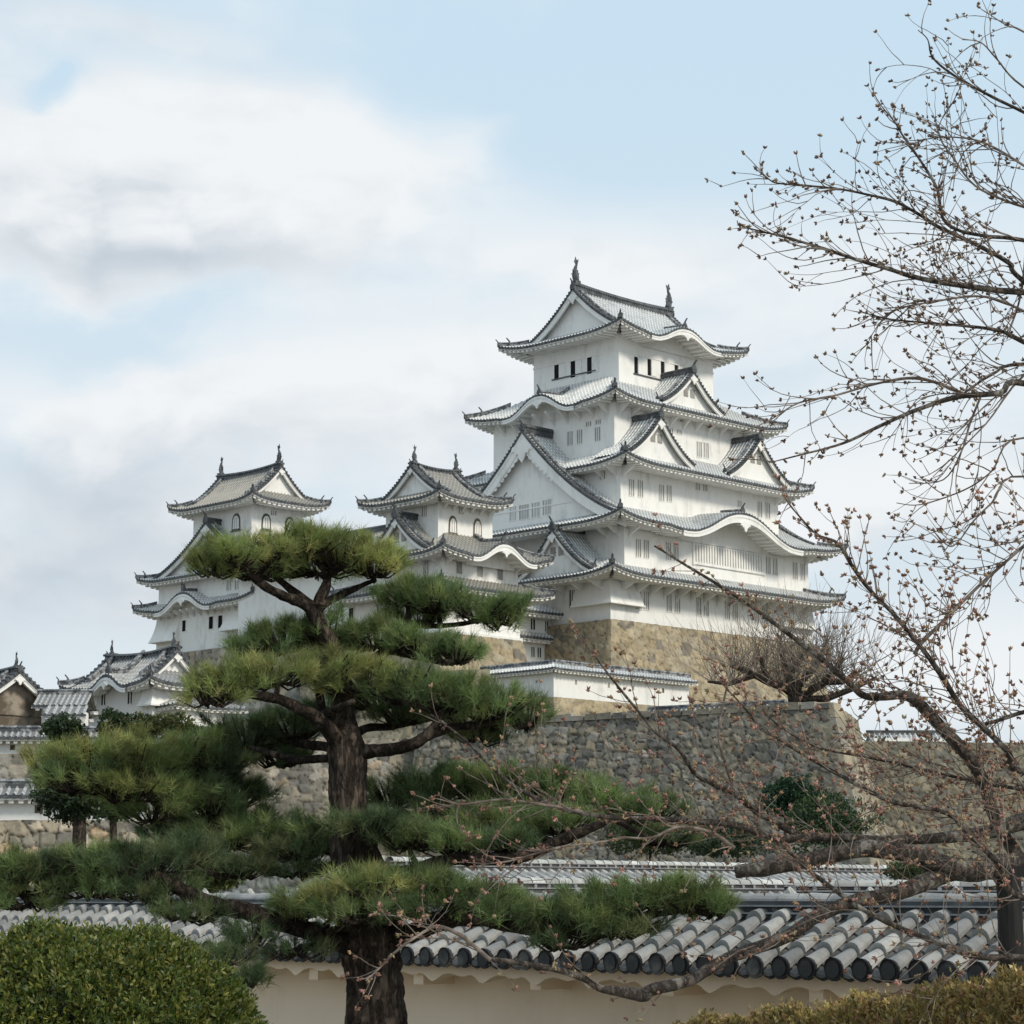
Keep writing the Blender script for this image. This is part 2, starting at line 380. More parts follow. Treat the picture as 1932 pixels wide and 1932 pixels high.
def ridge_bar(mb, pts, w=.17, h=.38, bead=True):
    """stacked ridge along pts: light sides, dark cap with beads"""
    P = [mathutils.Vector(p) for p in pts]; L = []
    for i, p in enumerate(P):
        d = P[min(i + 1, len(P) - 1)] - P[max(0, i - 1)]; d.z = 0; d.normalize(); a = mathutils.Vector((-d.y, d.x, 0))
        L.append([tuple(p + a * w + mathutils.Vector((0, 0, -.08))), tuple(p + a * w + mathutils.Vector((0, 0, h * .62))), tuple(p + a * (w * 1.35) + mathutils.Vector((0, 0, h * .64))), tuple(p + a * w * .8 + mathutils.Vector((0, 0, h))),
                  tuple(p - a * w * .8 + mathutils.Vector((0, 0, h))), tuple(p - a * (w * 1.35) + mathutils.Vector((0, 0, h * .64))), tuple(p - a * w + mathutils.Vector((0, 0, h * .62))), tuple(p - a * w + mathutils.Vector((0, 0, -.08)))])
    mb.grid(L); mb.poly(L[0][::-1]); mb.poly(L[-1])
def lin(a, b, n): return [tuple(a[k] + (b[k] - a[k]) * i / n for k in range(3)) for i in range(n + 1)]
def horn(mb, p, d, k=1.):
    """ridge-end demon tile with upright horn: shield plus a curved finial; d = horizontal unit direction outward"""
    x, y, z = p; a = (-d[1], d[0])
    sh = [(-.26, -.1), (.26, -.1), (.30, .18), (.16, .42), (.05, .58), (-.05, .58), (-.16, .42), (-.30, .18)]
    mb.slab([(x + a[0] * q[0] * k, y + a[1] * q[0] * k, z + q[1] * k) for q in sh], (d[0] * .16 * k, d[1] * .16 * k, 0))
    mb.tube([(x, y, z + .4 * k), (x + d[0] * .12 * k, y + d[1] * .12 * k, z + .62 * k), (x + d[0] * .38 * k, y + d[1] * .38 * k, z + .92 * k)], [.10 * k, .09 * k, .07 * k], 6)
def hips(r, o, W=None, corners=('SW', 'SE', 'NW', 'NE'), k=1.):
    W = W if W else (r['dk'] if r['axis'] else r['W'])
    for cn in corners:
        pts = []
        for i in range(9):
            t = W * i / 8; sx = r['x0'] + t if 'W' in cn else r['x1'] - t; sy = r['y0'] + t if 'S' in cn else r['y1'] - t
            pts.append((sx, sy, rZ(r, 'S' if 'S' in cn else 'N', sx, t) + .06))
        m = MB(); ridge_bar(m, pts, .15 * k, .32 * k); part('hip_ridge', m, 'ridge_tile', o)
        d = (-1 if 'W' in cn else 1, -1 if 'S' in cn else 1); d = (d[0] * .707, d[1] * .707)
        for q_, kk_ in ((0, .62), (3, .8)): m = MB(); horn(m, pts[q_], d, kk_ * k); part('ridge_end_tile', m, 'dark_tile', o)
def fish(parent, p, d, k=1.):
    """upswept dolphin-fish roof ornament: head on the ridge, tail in the air; d = outward direction along the ridge"""
    m = MB(); x, y, z = p
    path = [(.30, 0.), (.12, .22), (0, .5), (-.02, .85), (.06, 1.2), (.2, 1.5), (.16, 1.75)]; rr = [.20, .26, .24, .19, .14, .09, .04]
    m.tube([(x - d[0] * (a - .1) * k, y - d[1] * (a - .1) * k, z + b * k) for a, b in path], [q * k for q in rr], 7)
    ax = (-d[1], d[0])
    def plate(pts, th=.05):
        m.slab([(x - d[0] * (a - .1) * k + ax[0] * .025, y - d[1] * (a - .1) * k + ax[1] * .025, z + b * k) for a, b in pts], (-ax[0] * th * k, -ax[1] * th * k, 0))
    plate([(.14, 1.4), (-.12, 1.72), (-.02, 1.78), (.06, 2.1), (.2, 1.85), (.42, 1.95), (.34, 1.66), (.24, 1.4)])
    plate([(.1, .25), (.5, .45), (.42, .6), (.5, .8), (.34, .85), (.36, 1.05), (.1, 1.0)])
    plate([(-.12, .3), (-.42, .62), (-.22, .72), (-.3, .98), (-.1, .9)])
    m.box(x - .28 * k, x + .28 * k, y - .28 * k, y + .28 * k, z - .3 * k, z + .1 * k)
    return part('fish_ornament', m, 'dark_tile', parent, smooth=False)
def gegyo(mb, P, a, k):
    """carved pendant below a gable apex; P apex point, a = width axis, in the gable plane"""
    out = [(0, -.05), (.16, 0), (.3, -.12), (.55, -.22), (.62, -.42), (.42, -.40), (.36, -.55), (.22, -.52), (.16, -.72), (0, -.92), (-.16, -.72), (-.22, -.52), (-.36, -.55), (-.42, -.40), (-.62, -.42), (-.55, -.22), (-.3, -.12), (-.16, 0)]
    return [(P[0] + a[0] * q[0] * k, P[1] + a[1] * q[0] * k, P[2] + q[1] * k) for q in out]
def gable_front(o, prof, A, Fd, C, w, bt=.42, wall_in=.55, zfloor=None, gk=1., windows=0, wallmat='white_plaster', arabesque=False):
    """prof(q) -> z for q in [-1..1] across; A width axis, Fd outward dir, C centre point (x,y) of the barge plane, w half width"""
    N = 16; qs = [-1 + 2 * i / (2 * N) for i in range(2 * N + 1)]
    P = lambda q, b, dz: (C[0] + A[0] * q * w + Fd[0] * b, C[1] + A[1] * q * w + Fd[1] * b, prof(q) + dz)
    # barge board
    m = MB(); front = [P(q, 0.02, -.10) for q in qs]; low = [P(q, 0.02, -.10 - bt * (1.15 - .25 * abs(q))) for q in qs]
    back_t = [P(q, -.16, -.10) for q in qs]; back_l = [P(q, -.16, -.10 - bt * (1.15 - .25 * abs(q))) for q in qs]
    m.grid([back_t, front, low, back_l]); mid = [P(q, .06, -.12) for q in qs]; mid2 = [P(q, .06, -.12 - bt * .35) for q in qs]; m.grid([front, mid, mid2, [P(q, .02, -.12 - bt * .35) for q in qs]])
    part('bargeboard', m, 'white_plaster', o)
    # verge tiles: beaded dark edge
    m = MB(); n = int(w * 2 * 1.25 / .30); T = [P(q, .10, 0.06) for q in qs]
    m.grid([[P(q, -.15, .10) for q in qs], [P(q, .12, .12) for q in qs], [P(q, .12, -.13) for q in qs], [P(q, .0, -.13) for q in qs]])
    for i in range(n + 1):
        q = -1 + 2 * i / n; p0 = P(q, -.3, .10); p1 = P(q, .18, .08); m.tube([p0, p1], .085, 5)
    part('verge_tiles', m, 'dark_tile', o)
    m = MB(); 
    for sgn in (-1, 1):
        qq = [sgn * (.03 + .9 * i / 10) for i in range(11)]; ridge_bar(m, [P(q, -.75, .05) for q in qq], .12, .26)
    part('descending_ridge', m, 'ridge_tile', o)
    # wall of the gable
    m = MB(); zf = zfloor if zfloor is not None else prof(1) - .3
    pts = [P(q, -wall_in, -.15) for q in qs]; bot = [(p[0], p[1], min(zf, p[2] - .01)) for p in pts]; m.grid([pts, bot]); part('gable_wall', m, wallmat, o)
    m = MB(); ap = P(0, .03, -.10 - bt * .75); m.slab(gegyo(m, ap, A, gk), (Fd[0] * .1, Fd[1] * .1, 0))
    if arabesque:
        for sgn in (-1, 1):
            for i in range(8):
                q = sgn * (.05 + .034 * i); c = P(q, -.15, -.10 - bt * .95); rr = .40 - .03 * i
                m.slab([(c[0] + A[0] * rr * cos(2 * pi * k / 8), c[1] + A[1] * rr * cos(2 * pi * k / 8), c[2] - .15 + rr * .9 * sin(2 * pi * k / 8)) for k in range(8)], (Fd[0] * .12, Fd[1] * .12, 0))
    part('gable_pendant', m, 'white_plaster', o)
    if windows:
        for i in range(windows):
            off = (i - (windows - 1) / 2) * .85
            for (nm, mt, pr, bars) in (('gable_window', 'window_grey', .01, 0), ):
                mm = MB(); c = (C[0] + A[0] * off - Fd[0] * (wall_in - .015), C[1] + A[1] * off - Fd[1] * (wall_in - .015)); hh = .95 if gk > .8 else .75; z0 = prof(0) - bt - gk * 1.05 - hh - .15; z0 = max(z0, zf + .15)
                a2 = [(c[0] - A[0] * .28, c[1] - A[1] * .28), (c[0] + A[0] * .28, c[1] + A[1] * .28)]
                mm.slab([(a2[0][0], a2[0][1], z0), (a2[1][0], a2[1][1], z0), (a2[1][0], a2[1][1], z0 + hh), (a2[0][0], a2[0][1], z0 + hh)], (Fd[0] * .02, Fd[1] * .02, 0)); wo = part('gable_window', mm, 'window_grey', o)
def main_gables(r, o, ends, gk=1.2, bt=.45, ends_fish=0., arabesque=False, windows=0, ridge_h=.7, wall_in=.6, zfl=None, wallmat='white_plaster'):
    """gable ends, main ridge of a hip-and-gable roof"""
    ax = r['axis']; H = r['H']; c = (r['y0'] + r['y1']) / 2 if ax == 'x' else (r['x0'] + r['x1']) / 2
    side = 'S' if ax == 'x' else 'W'; sm = (r['x0'] + r['x1']) / 2 if ax == 'x' else (r['y0'] + r['y1']) / 2
    wq = H - r['dk'] * .55
    prof = lambda q: r['ze'] + rP(r, H - abs(q) * wq) + .05
    za = r['ze'] + r['rise']
    for e in ends:
        if ax == 'x': C = (r['x0'] + r['dk'], c) if e == 'W' else (r['x1'] - r['dk'], c); Fd = (-1, 0) if e == 'W' else (1, 0); A = (0, 1)
        else: C = (c, r['y0'] + r['dk']) if e == 'S' else (c, r['y1'] - r['dk']); Fd = (0, -1) if e == 'S' else (0, 1); A = (1, 0)
        gable_front(o, prof, A, Fd, C, wq, bt, wall_in, zfl if zfl is not None else r['ze'] + rP(r, r['dk']) - .3, gk, windows, wallmat, arabesque)
    if ax == 'x': a, b = (r['x0'] + r['dk'], c, za), (r['x1'] - r['dk'], c, za)
    else: a, b = (c, r['y0'] + r['dk'], za), (c, r['y1'] - r['dk'], za)
    m = MB(); pts = lin(a, b, 14); sag = [(p[0], p[1], p[2] - .22 * (1 - abs(i / 7 - 1) ** 2) * (1 if ends_fish else 0)) for i, p in enumerate(pts)]
    ridge_bar(m, sag, .22, ridge_h); n = int(sqrt((b[0] - a[0]) ** 2 + (b[1] - a[1]) ** 2) / .3)
    for i in range(n + 1):
        f = i / n; p = (a[0] + (b[0] - a[0]) * f, a[1] + (b[1] - a[1]) * f, za - .22 * (1 - abs(2 * f - 1) ** 2) * (1 if ends_fish else 0) + ridge_h * .6)
        dd = (0, .31) if ax == 'x' else (.31, 0); m.tube([(p[0] - dd[0], p[1] - dd[1], p[2]), (p[0] + dd[0], p[1] + dd[1], p[2])], .075, 5)
    part('main_ridge', m, 'dark_tile', o)
    for e, P in (((-1, a)), ((1, b))):
        d = (e, 0) if ax == 'x' else (0, e)
        m = MB(); horn(m, (P[0], P[1], P[2] + .1 * gk), d, min(.9, gk * 1.05)); part('ridge_end_tile', m, 'dark_tile', o)
        if ends_fish: fish(o, (P[0] - d[0] * .35, P[1] - d[1] * .35, P[2] + ridge_h), d, ends_fish)
def dormer(r, parent, side, c, w, h, t0=.55, zb=None, depth=None, windows=0, gk=.8, k=1.):
    """triangular chidori gable sitting on a roof slope; returns its tiled roof part"""
    zb = zb if zb is not None else rZ(r, side, c, t0) ; D = depth or 5.
    A = (1, 0) if side in 'SN' else (0, 1); Fd = {'S': (0, -1), 'N': (0, 1), 'W': (-1, 0), 'E': (1, 0)}[side]
    C = rXY(r, side, c, t0); prof = lambda q: zb + h * (.52 * (1 - abs(q)) + .48 * (1 - abs(q)) ** 2)
    mb = MB(); n = int(D / PITCHT); cols = []
    for i in range(n):
        for fr_, hh in PROF: cols.append(((i + fr_) * PITCHT, hh, i + fr_))
    for sg in (-1, 1):
        rows = []; uvs = []
        for j in range(9):
            q = sg * (1 - j / 8.); rows.append([(C[0] + A[0] * q * w - Fd[0] * b, C[1] + A[1] * q * w - Fd[1] * b, prof(q) + hh) for b, hh, u in cols]); uvs.append([(u, (1 - abs(q)) * w) for b, hh, u in cols])
        mb.grid(rows, uvs)
    o = part('dormer_roof', mb, r['tile'], parent)
    gable_front(o, prof, A, Fd, C, w, .36 * k, .5, zb - .5, gk, windows)
    m = MB(); za = zb + h + .05; a = (C[0], C[1], za); b = (C[0] - Fd[0] * D, C[1] - Fd[1] * D, za); ridge_bar(m, lin(a, b, 4), .17 * k, .42 * k)
    nn = int(D / .3)
    for i in range(nn):
        x = C[0] - Fd[0] * i * .3; y = C[1] - Fd[1] * i * .3; m.tube([(x - A[0] * .25, y - A[1] * .25, za + .27), (x + A[0] * .25, y + A[1] * .25, za + .27)], .07, 4)
    part('dormer_ridge', m, 'dark_tile', o)
    m = MB(); horn(m, (C[0], C[1], za), Fd, 1.05 * k); part('ridge_end_tile', m, 'dark_tile', o)
    for sg in (-1, 1):
        m = MB(); horn(m, (C[0] + A[0] * sg * w * .92 - Fd[0] * .75, C[1] + A[1] * sg * w * .92 - Fd[1] * .75, prof(.92) + .05), (A[0] * sg, A[1] * sg), .7 * k)
        part('ridge_end_tile', m, 'dark_tile', o)
    return o
def karahafu(r, parent, side, i=0, bt=.42, ov=1.6):
    """curved white bargeboard, ridge and pendant of an undulating gable in the eave"""
    c, w, h = r['bumps'][side][i]; Fd = {'S': (0, -1), 'N': (0, 1), 'W': (-1, 0), 'E': (1, 0)}[side]; A = (1, 0) if side in 'SN' else (0, 1)
    m = MB(); ss = [c + w * 1.25 * (-1 + 2 * k / 40) for k in range(41)]
    def P(s, t, dz): x, y = rXY(r, side, s, t); return (x, y, rZ(r, side, s, 0) + dz)
    th = [bt * (1.25 - .5 * min(1, abs(s - c) / w)) for s in ss]
    m.grid([[P(s, .10, -.15) for s in ss], [P(s, -.02, -.15) for s in ss], [P(s, -.02, -.16 - q) for s, q in zip(ss, th)], [P(s, .25, -.16 - q) for s, q in zip(ss, th)]])
    m.grid([[P(s, -.06, -.16) for s in ss], [P(s, -.06, -.16 - q * .35) for s, q in zip(ss, th)], [P(s, -.02, -.16 - q * .36) for s, q in zip(ss, th)]])
    part('curved_bargeboard', m, 'white_plaster', parent)
    m = MB(); s2 = [c + w * .95 * (-1 + 2 * k / 24) for k in range(25)]; m.grid([[P(q, ov, -.12) for q in s2], [(*P(q, ov, 0)[:2], r['ze'] - .6) for q in s2]]); part('curved_gable_wall', m, 'white_plaster', parent)
    m = MB(); a = P(c, -.04, -.16 - bt * .9); m.slab(gegyo(m, a, A, .45 * h + .15), (Fd[0] * .1, Fd[1] * .1, 0)); part('gable_pendant', m, 'white_plaster', parent)
    m = MB(); L = min(r['W'], 3.5) if r['axis'] is None else 2.2
    pts = [rpt(r, side, c, .25 + L * k / 6, .08) for k in range(7)]; ridge_bar(m, pts, .15, .3); part('curved_gable_ridge', m, 'ridge_tile', parent)
    m = MB(); horn(m, pts[0], Fd, .85); part('ridge_end_tile', m, 'dark_tile', parent)

def leaves(ells, n, size, pal, seed, clump=9, spread=.16, shell=.72, aspect=1.8, up=.3):
    """crown of real leaf faces clumped over the ellipsoids (x,y,z,rx,ry,rz)"""
    R = np.random.default_rng(seed); E = np.array(ells, float); w = E[:, 3] * E[:, 5]; w = w / w.sum(); nc = n // clump
    k = R.choice(len(E), nc, p=w); d = R.normal(size=(nc, 3)); d /= np.linalg.norm(d, axis=1)[:, None]
    rad = R.uniform(shell, 1.06, nc) ** 1.0; cc = E[k, :3] + d * E[k, 3:] * rad[:, None]
    sp = spread * (E[k, 3] * E[k, 4] * E[k, 5]) ** (1 / 3)
    P = np.repeat(cc, clump, 0) + R.normal(size=(nc * clump, 3)) * np.repeat(sp, clump)[:, None] * .5
    col = np.array(pal)[R.integers(0, len(pal), nc)] * R.uniform(.7, 1.25, nc)[:, None]; col = np.repeat(col, clump, 0) * R.uniform(.8, 1.2, (nc * clump, 1))
    N = len(P); a = R.normal(size=(N, 3)) + np.repeat(d, clump, 0) * .8 + np.array([0, 0, up]); a /= np.linalg.norm(a, axis=1)[:, None]
    b = np.cross(a, R.normal(size=(N, 3))); b /= np.linalg.norm(b, axis=1)[:, None]; sz = size * R.uniform(.6, 1.3, N)[:, None]
    V = np.stack([P - b * sz / aspect * .5, P + a * sz * .5 - b * sz * .0 + b * sz / aspect * .0, P + b * sz / aspect * .5, P - a * sz * .5], 1).reshape(-1, 3)
    return V, np.arange(4 * N).reshape(-1, 4), np.repeat(col, 4, 0)
def wall_box(parent, x0, x1, y0, y1, z0, z1, mat='white_plaster', name='storey_wall'):
    m = MB(); m.box(x0, x1, y0, y1, z0, z1); return part(name, m, mat, parent)
def bars_window(parent, side, pl, s, z, w=.62, h=1.35, n=2, void='dark_void', barw=.085, proud=True):
    """window: dark opening with sill; sub-part = plastered vertical bars"""
    def bx(m, a0, a1, d0, d1, z0, z1):
        if side == 'S': m.box(a0, a1, pl - d1, pl - d0, z0, z1)
        else: m.box(pl - d1, pl - d0, a0, a1, z0, z1)
    m = MB(); bx(m, s - w / 2, s + w / 2, -.02, .006, z - h / 2, z + h / 2); o = part('window', m, void, parent)
    m = MB(); e = .055
    bx(m, s - w / 2 - e, s - w / 2, -.01, .045, z - h / 2 - e, z + h / 2 + e); bx(m, s + w / 2, s + w / 2 + e, -.01, .045, z - h / 2 - e, z + h / 2 + e)
    bx(m, s - w / 2, s + w / 2, -.01, .045, z - h / 2 - e, z - h / 2); bx(m, s - w / 2, s + w / 2, -.01, .045, z + h / 2, z + h / 2 + e)
    for i in range(n):
        c = s - w / 2 + w * (i + 1) / (n + 1); bx(m, c - barw / 2, c + barw / 2, .008, .03, z - h / 2, z + h / 2)
    part('window_bars', m, 'white_plaster', o); return o
def wins(parent, side, pl, lst, w=.62, h=1.35, n=2, void='window_grey', fr=CASTLE):
    for it in lst:
        px, py = it[0], it[1]; s, z = (hitS if side == 'S' else hitW)(px, py, pl, fr)
        bars_window(parent, side, pl, s, z, it[2] if len(it) > 2 else w, it[3] if len(it) > 3 else h, n, void)
def brackets(parent, side, pl, ss, zt, out=1.3, drop=1.0):
    me = None
    for s in ss:
        if me is None:
            m = MB(); pts = [(0, 0, 0), (-out, 0, 0), (-out, 0, -.14), (-.16, 0, -drop * .75), (0, 0, -drop)]
            if side == 'W': m.slab([(p[0], -.09, p[2]) for p in pts], (0, .18, 0))
            else: m.slab([(-.09, p[0], p[2]) for p in pts], (.18, 0, 0))
            o = mesh_obj('eave_bracket', m, 'white_plaster'); me = o.data
        else: o = bpy.data.objects.new('eave_bracket', me); COL.objects.link(o)
        b = FRAME[parent.name]; p = (pl, s, zt) if side == 'W' else (s, pl, zt)
        o.location = (p[0] - b[0], p[1] - b[1], p[2] - b[2]); o.parent = parent
def rngf(a, b, n): return [a + (b - a) * i / (n - 1) for i in range(n)]
def bell_window(parent, side, pl, s, z, w=.62, h=1.15, fr='dark_tile'):
    out = []
    for i in range(9):
        a = pi * i / 8; out.append((cos(a) * w / 2 * (1 if i not in (0, 8) else 1.12), h * .22 + sin(a) * h * .33))
    out = [(w * .62, -h / 2)] + out + [(-w * .62, -h / 2)]
    def P(q, d, k=1.): return (s + q[0] * k, pl - d, z + q[1] * k) if side == 'S' else (pl - d, s - q[0] * k, z + q[1] * k)
    off = (0, .05, 0) if side == 'S' else (.05, 0, 0)
    m = MB(); m.slab([P(q, .05, 1.18) for q in out], off); o = part('bell_window', m, fr, parent)
    m = MB(); m.slab([P(q, .07, .86) for q in out], off); part('window_panel', m, 'white_plaster', o)
    m = MB()
    for c in (-.12, .12):
        m.slab([P((c - .02, -h * .42), .085), P((c + .02, -h * .42), .085), P((c + .02, h * .34), .085), P((c - .02, h * .34), .085)], off)
    part('window_bars', m, 'window_grey', o)
    m = MB(); m.slab([P((-w * .85, -h * .62), .12), P((w * .85, -h * .62), .12), P((w * .85, -h * .54), .12), P((-w * .85, -h * .54), .12)], (0, .12, 0) if side == 'S' else (.12, 0, 0)); part('window_sill', m, fr, o)

# ---- stone walls with real relief -------------------------------------------------
def stone_grid(fn, Ls, Lt, cs, res, depth, pal, seed, asp=1.35, quoin=(), dark=.42):
    """fn(S,T)-> (points Nx3, normals Nx3); returns numpy mesh with one colour per stone"""
    R = np.random.default_rng(seed); ns = max(2, int(Ls / res)); nt = max(2, int(Lt / res))
    S, T = np.meshgrid(np.linspace(0, Ls, ns + 1), np.linspace(0, Lt, nt + 1)); sx = S.ravel() / (cs * asp); sy = T.ravel() / cs
    wob = .12 * np.sin(sx * 5.3 + seed) * np.sin(sy * 4.1); sx2 = sx + wob; sy2 = sy + .1 * np.sin(sx * 3.7 + 2 * seed)
    nx = int(Ls / (cs * asp)) + 6; ny = int(Lt / cs) + 6; jx = R.uniform(.08, .92, (nx, ny)); jy = R.uniform(.08, .92, (nx, ny))
    cc = R.integers(0, len(pal), (nx, ny)); cv = R.uniform(.84, 1.12, (nx, ny)); tx = R.uniform(-1, 1, (nx, ny)); ty = R.uniform(-1, 1, (nx, ny)); off = R.uniform(-.5, .5, (nx, ny))
    ix = np.floor(sx2).astype(int); iy = np.floor(sy2).astype(int); d1 = np.full(len(sx), 9.); d2 = np.full(len(sx), 9.); bi = np.zeros(len(sx), int); bj = np.zeros(len(sx), int)
    for a in (-2, -1, 0, 1, 2):
        for b in (-2, -1, 0, 1, 2):
            i = np.clip(ix + a + 3, 0, nx - 1); j = np.clip(iy + b + 3, 0, ny - 1); gx = (ix + a) + jx[i, j] - sx2; gy = (iy + b) + jy[i, j] - sy2
            d = np.sqrt(gx ** 2 + gy ** 2) ; m = d < d1; d2 = np.where(m, d1, np.minimum(d2, d)); bi = np.where(m, i, bi); bj = np.where(m, j, bj); d1 = np.where(m, d, d1)
    e = np.clip((d2 - d1) / .12, 0, 1); rel = (e ** .5) * depth + off[bi, bj] * depth * .7 + (tx[bi, bj] * (sx2 - np.floor(sx2) - .5) + ty[bi, bj] * (sy2 - np.floor(sy2) - .5)) * depth * .9 * e
    rel = rel * np.clip(np.minimum(S.ravel(), Ls - S.ravel()) / .35, 0, 1)
    P, N = fn(S.ravel(), T.ravel()); V = P + N * rel[:, None]
    C = np.array(pal)[cc[bi, bj]] * cv[bi, bj][:, None]; C = C * (dark + (1 - dark) * np.clip(e * 1.25, 0, 1))[:, None]
    q = (np.arange(nt)[:, None] * (ns + 1) + np.arange(ns)[None, :]).ravel(); Fc = np.stack([q, q + 1, q + ns + 2, q + ns + 1], 1)
    return V, Fc, C
def stone_quad(a, b, top, batter, n, cs, res, depth, pal, seed, curve=.0, asp=1.35, dark=.42, side0=0., side1=0.):
    """wall face from a to b (xy), top z and bottom z (a2/b2), leaning outwards to the foot along n; side0/side1 widen the foot past the ends"""
    a = np.array(a, float); b = np.array(b, float); L = np.linalg.norm(b[:2] - a[:2]); h = top[0] - top[1]; d = (b - a) / L
    def fn(S, T):
        f = T / h; ln = batter * (f + curve * f * f) * h; w0 = -side0 * (f + curve * f * f) * h; w1 = side1 * (f + curve * f * f) * h
        s = w0 + S / L * (L + w1 - w0)
        P = np.stack([a[0] + d[0] * s + n[0] * ln, a[1] + d[1] * s + n[1] * ln, top[0] - T + (b[2] - a[2]) * S / L], 1)
        return P, np.tile(np.array([n[0], n[1], .15]), (len(S), 1))
    return stone_grid(fn, L, h, cs, res, depth, pal, seed, asp, dark=dark)
def join(ms):
    V = np.concatenate([m[0] for m in ms]); o = np.cumsum([0] + [len(m[0]) for m in ms[:-1]]); return V, np.concatenate([m[1] + k for m, k in zip(ms, o)]), np.concatenate([m[2] for m in ms])
TAN = [(.45, .37, .245)] * 3 + [(.42, .345, .225)] * 3 + [(.48, .40, .275)] * 3 + [(.41, .35, .245)] * 3 + [(.44, .385, .28)] * 2 + [(.25, .22, .18)]
GREY = [(.27, .245, .19), (.24, .22, .175), (.31, .27, .205), (.215, .20, .165), (.29, .265, .21), (.33, .275, .195), (.18, .17, .15), (.36, .33, .28)]
MIXED = [(.34, .30, .24), (.26, .24, .20), (.44, .36, .26), (.38, .36, .31), (.20, .19, .17), (.46, .41, .33)]
PALE = [(.50, .48, .43), (.42, .40, .35), (.36, .34, .29), (.55, .52, .46), (.32, .30, .26)]


# ================================================================ the great keep
K = thing('great_keep', 'tallest white keep with five grey tiled roof tiers on a tan stone base', 'castle keep', (12.8, 9.9, 12), CASTLE)
sb = []
B0 = (-.55, 25.9, -.25, 20.2)
for (a, b, n, s0, s1, sd) in [((B0[0], B0[2], 0), (B0[1], B0[2], 0), (0, -1), .12, .12, 1), ((B0[0], B0[3], 0), (B0[0], B0[2], 0), (-1, 0), .12, .12, 2), ((B0[1], B0[2], 0), (B0[1], B0[3], 0), (1, 0), .12, .12, 3), ((B0[1], B0[3], 0), (B0[0], B0[3], 0), (0, 1), .12, .12, 4)]:
    sb.append(stone_quad(a, b, (21.1, 8), .12, n, .62, .14, .09, TAN, 10 + sd, .4, side0=s0, side1=s1, dark=.4))
part('stone_base', join(sb), 'stone', K, label='tan fitted stone base with a sharp corner')
# storeys: u0,u1,v0,v1,z0,z1
ST = [(-.17, 25.7, .1, 19.8, 21.0, 25.3), (1.5, 25.2, .1, 19.6, 24.9, 29.8), (2.6, 22.9, 1.44, 18.2, 29.4, 35.1), (3.4, 22.1, 2.8, 16.8, 34.4, 40.5), (6.5, 18.75, 5.06, 15.0, 39.8, 46.9)]
for s in ST: wall_box(K, *s)
R1 = mkroof(-2.6, 27.0, -2.4, 22.2, 24.55, 12, 6, a=.75, W=4.4, lift=.55)
R2 = mkroof(-1.6, 27.5, -2.35, 22.15, 28.95, 12.25, 8.6, a=.42, axis='x', dk=1.55, lift=.6, bumps={'S': [(13.6, 6.2, 1.95)]})
R3 = mkroof(.85, 25.1, -.75, 20.4, 34.05, 11, 7.6, a=.7, W=4.0, lift=.6)
R4 = mkroof(1.65, 23.9, 1.05, 18.55, 39.65, 10, 7.6, a=.65, W=5.2, lift=.6, bumps={'W': [(9.8, 3.3, 1.3)]})
R5 = mkroof(4.35, 20.95, 2.86, 17.2, 46.25, 7.17, 4.7, a=.42, axis='x', dk=1.9, lift=.6, bumps={'S': [(12.7, 3.6, 1.15)]})
o1 = roof_part(R1, K); hips(R1, o1, 2.5); 
o2 = roof_part(R2, K); hips(R2, o2, 1.8); main_gables(R2, o2, 'WE', gk=2.0, bt=.95, arabesque=True, wall_in=.7, zfl=29.2)
o3 = roof_part(R3, K); hips(R3, o3, 2.6)
o4 = roof_part(R4, K); hips(R4, o4, 2.8)
o5 = roof_part(R5, K); hips(R5, o5); main_gables(R5, o5, 'WE', gk=.95, bt=.5, ends_fish=1.08, windows=0, zfl=46.7)
karahafu(R2, o2, 'S', bt=.55, ov=2.3); karahafu(R4, o4, 'W', ov=1.7); karahafu(R5, o5, 'S', ov=2.1)
d1 = dormer(R1, K, 'W', 4.5, 4.1, 3.55, t0=.5, zb=25.0, windows=2, depth=4.6)
dormer(R3, K, 'S', 5.7, 4.1, 3.5, t0=.55, zb=34.7, windows=2, depth=4.2)
dormer(R3, K, 'S', 18.5, 4.1, 3.5, t0=.55, zb=34.7, windows=2, depth=4.2)
dormer(R3, K, 'N', 10.5, 4.4, 3.6, t0=.6, zb=34.7, windows=0, depth=4.2)
dormer(R4, K, 'S', 12.0, 4.0, 3.05, t0=.55, zb=40.2, windows=2, depth=4.2)
S_ = lambda i: ST[i][2]; W_ = lambda i: ST[i][0]
wins(K, 'S', S_(0), [(1205, 1133), (1219, 1133), (1262, 1137), (1278, 1139), (1318, 1144), (1332, 1146), (1372, 1152), (1387, 1154), (1427, 1160), (1442, 1162), (1478, 1167), (1492, 1169)], h=1.45)
wins(K, 'W', W_(0), [(1080, 1130), (1097, 1128)], h=1.45, void='dark_void')
wins(K, 'S', S_(1), [(1204, 1034), (1219, 1036), (1261, 1040), (1275, 1042), (1449, 1067), (1462, 1069), (1500, 1077), (1514, 1079)], h=1.45)
wins(K, 'S', S_(2), [(1191, 920), (1208, 922), (1248, 930), (1262, 931), (1316, 917, .55, .7), (1330, 919, .55, .7), (1395, 951, .5, .6), (1433, 961), (1448, 963)], h=1.35)
wins(K, 'W', W_(2), [(1137, 894, .6, .9)])
wins(K, 'S', S_(3), [(1319, 848), (1332, 850), (1265, 812, .6, .35), (1281, 815, .6, .35), (1288, 791, .8, .5)], h=1.3)
wins(K, 'W', W_(3), [(1076, 827), (1094, 824), (1128, 819), (1111, 800, .6, .38), (1129, 796, .6, .38)], h=1.15)
wins(K, 'W', W_(3), [(1040, 781, .5, .8), (1059, 778, .5, .8)], void='dark_void')
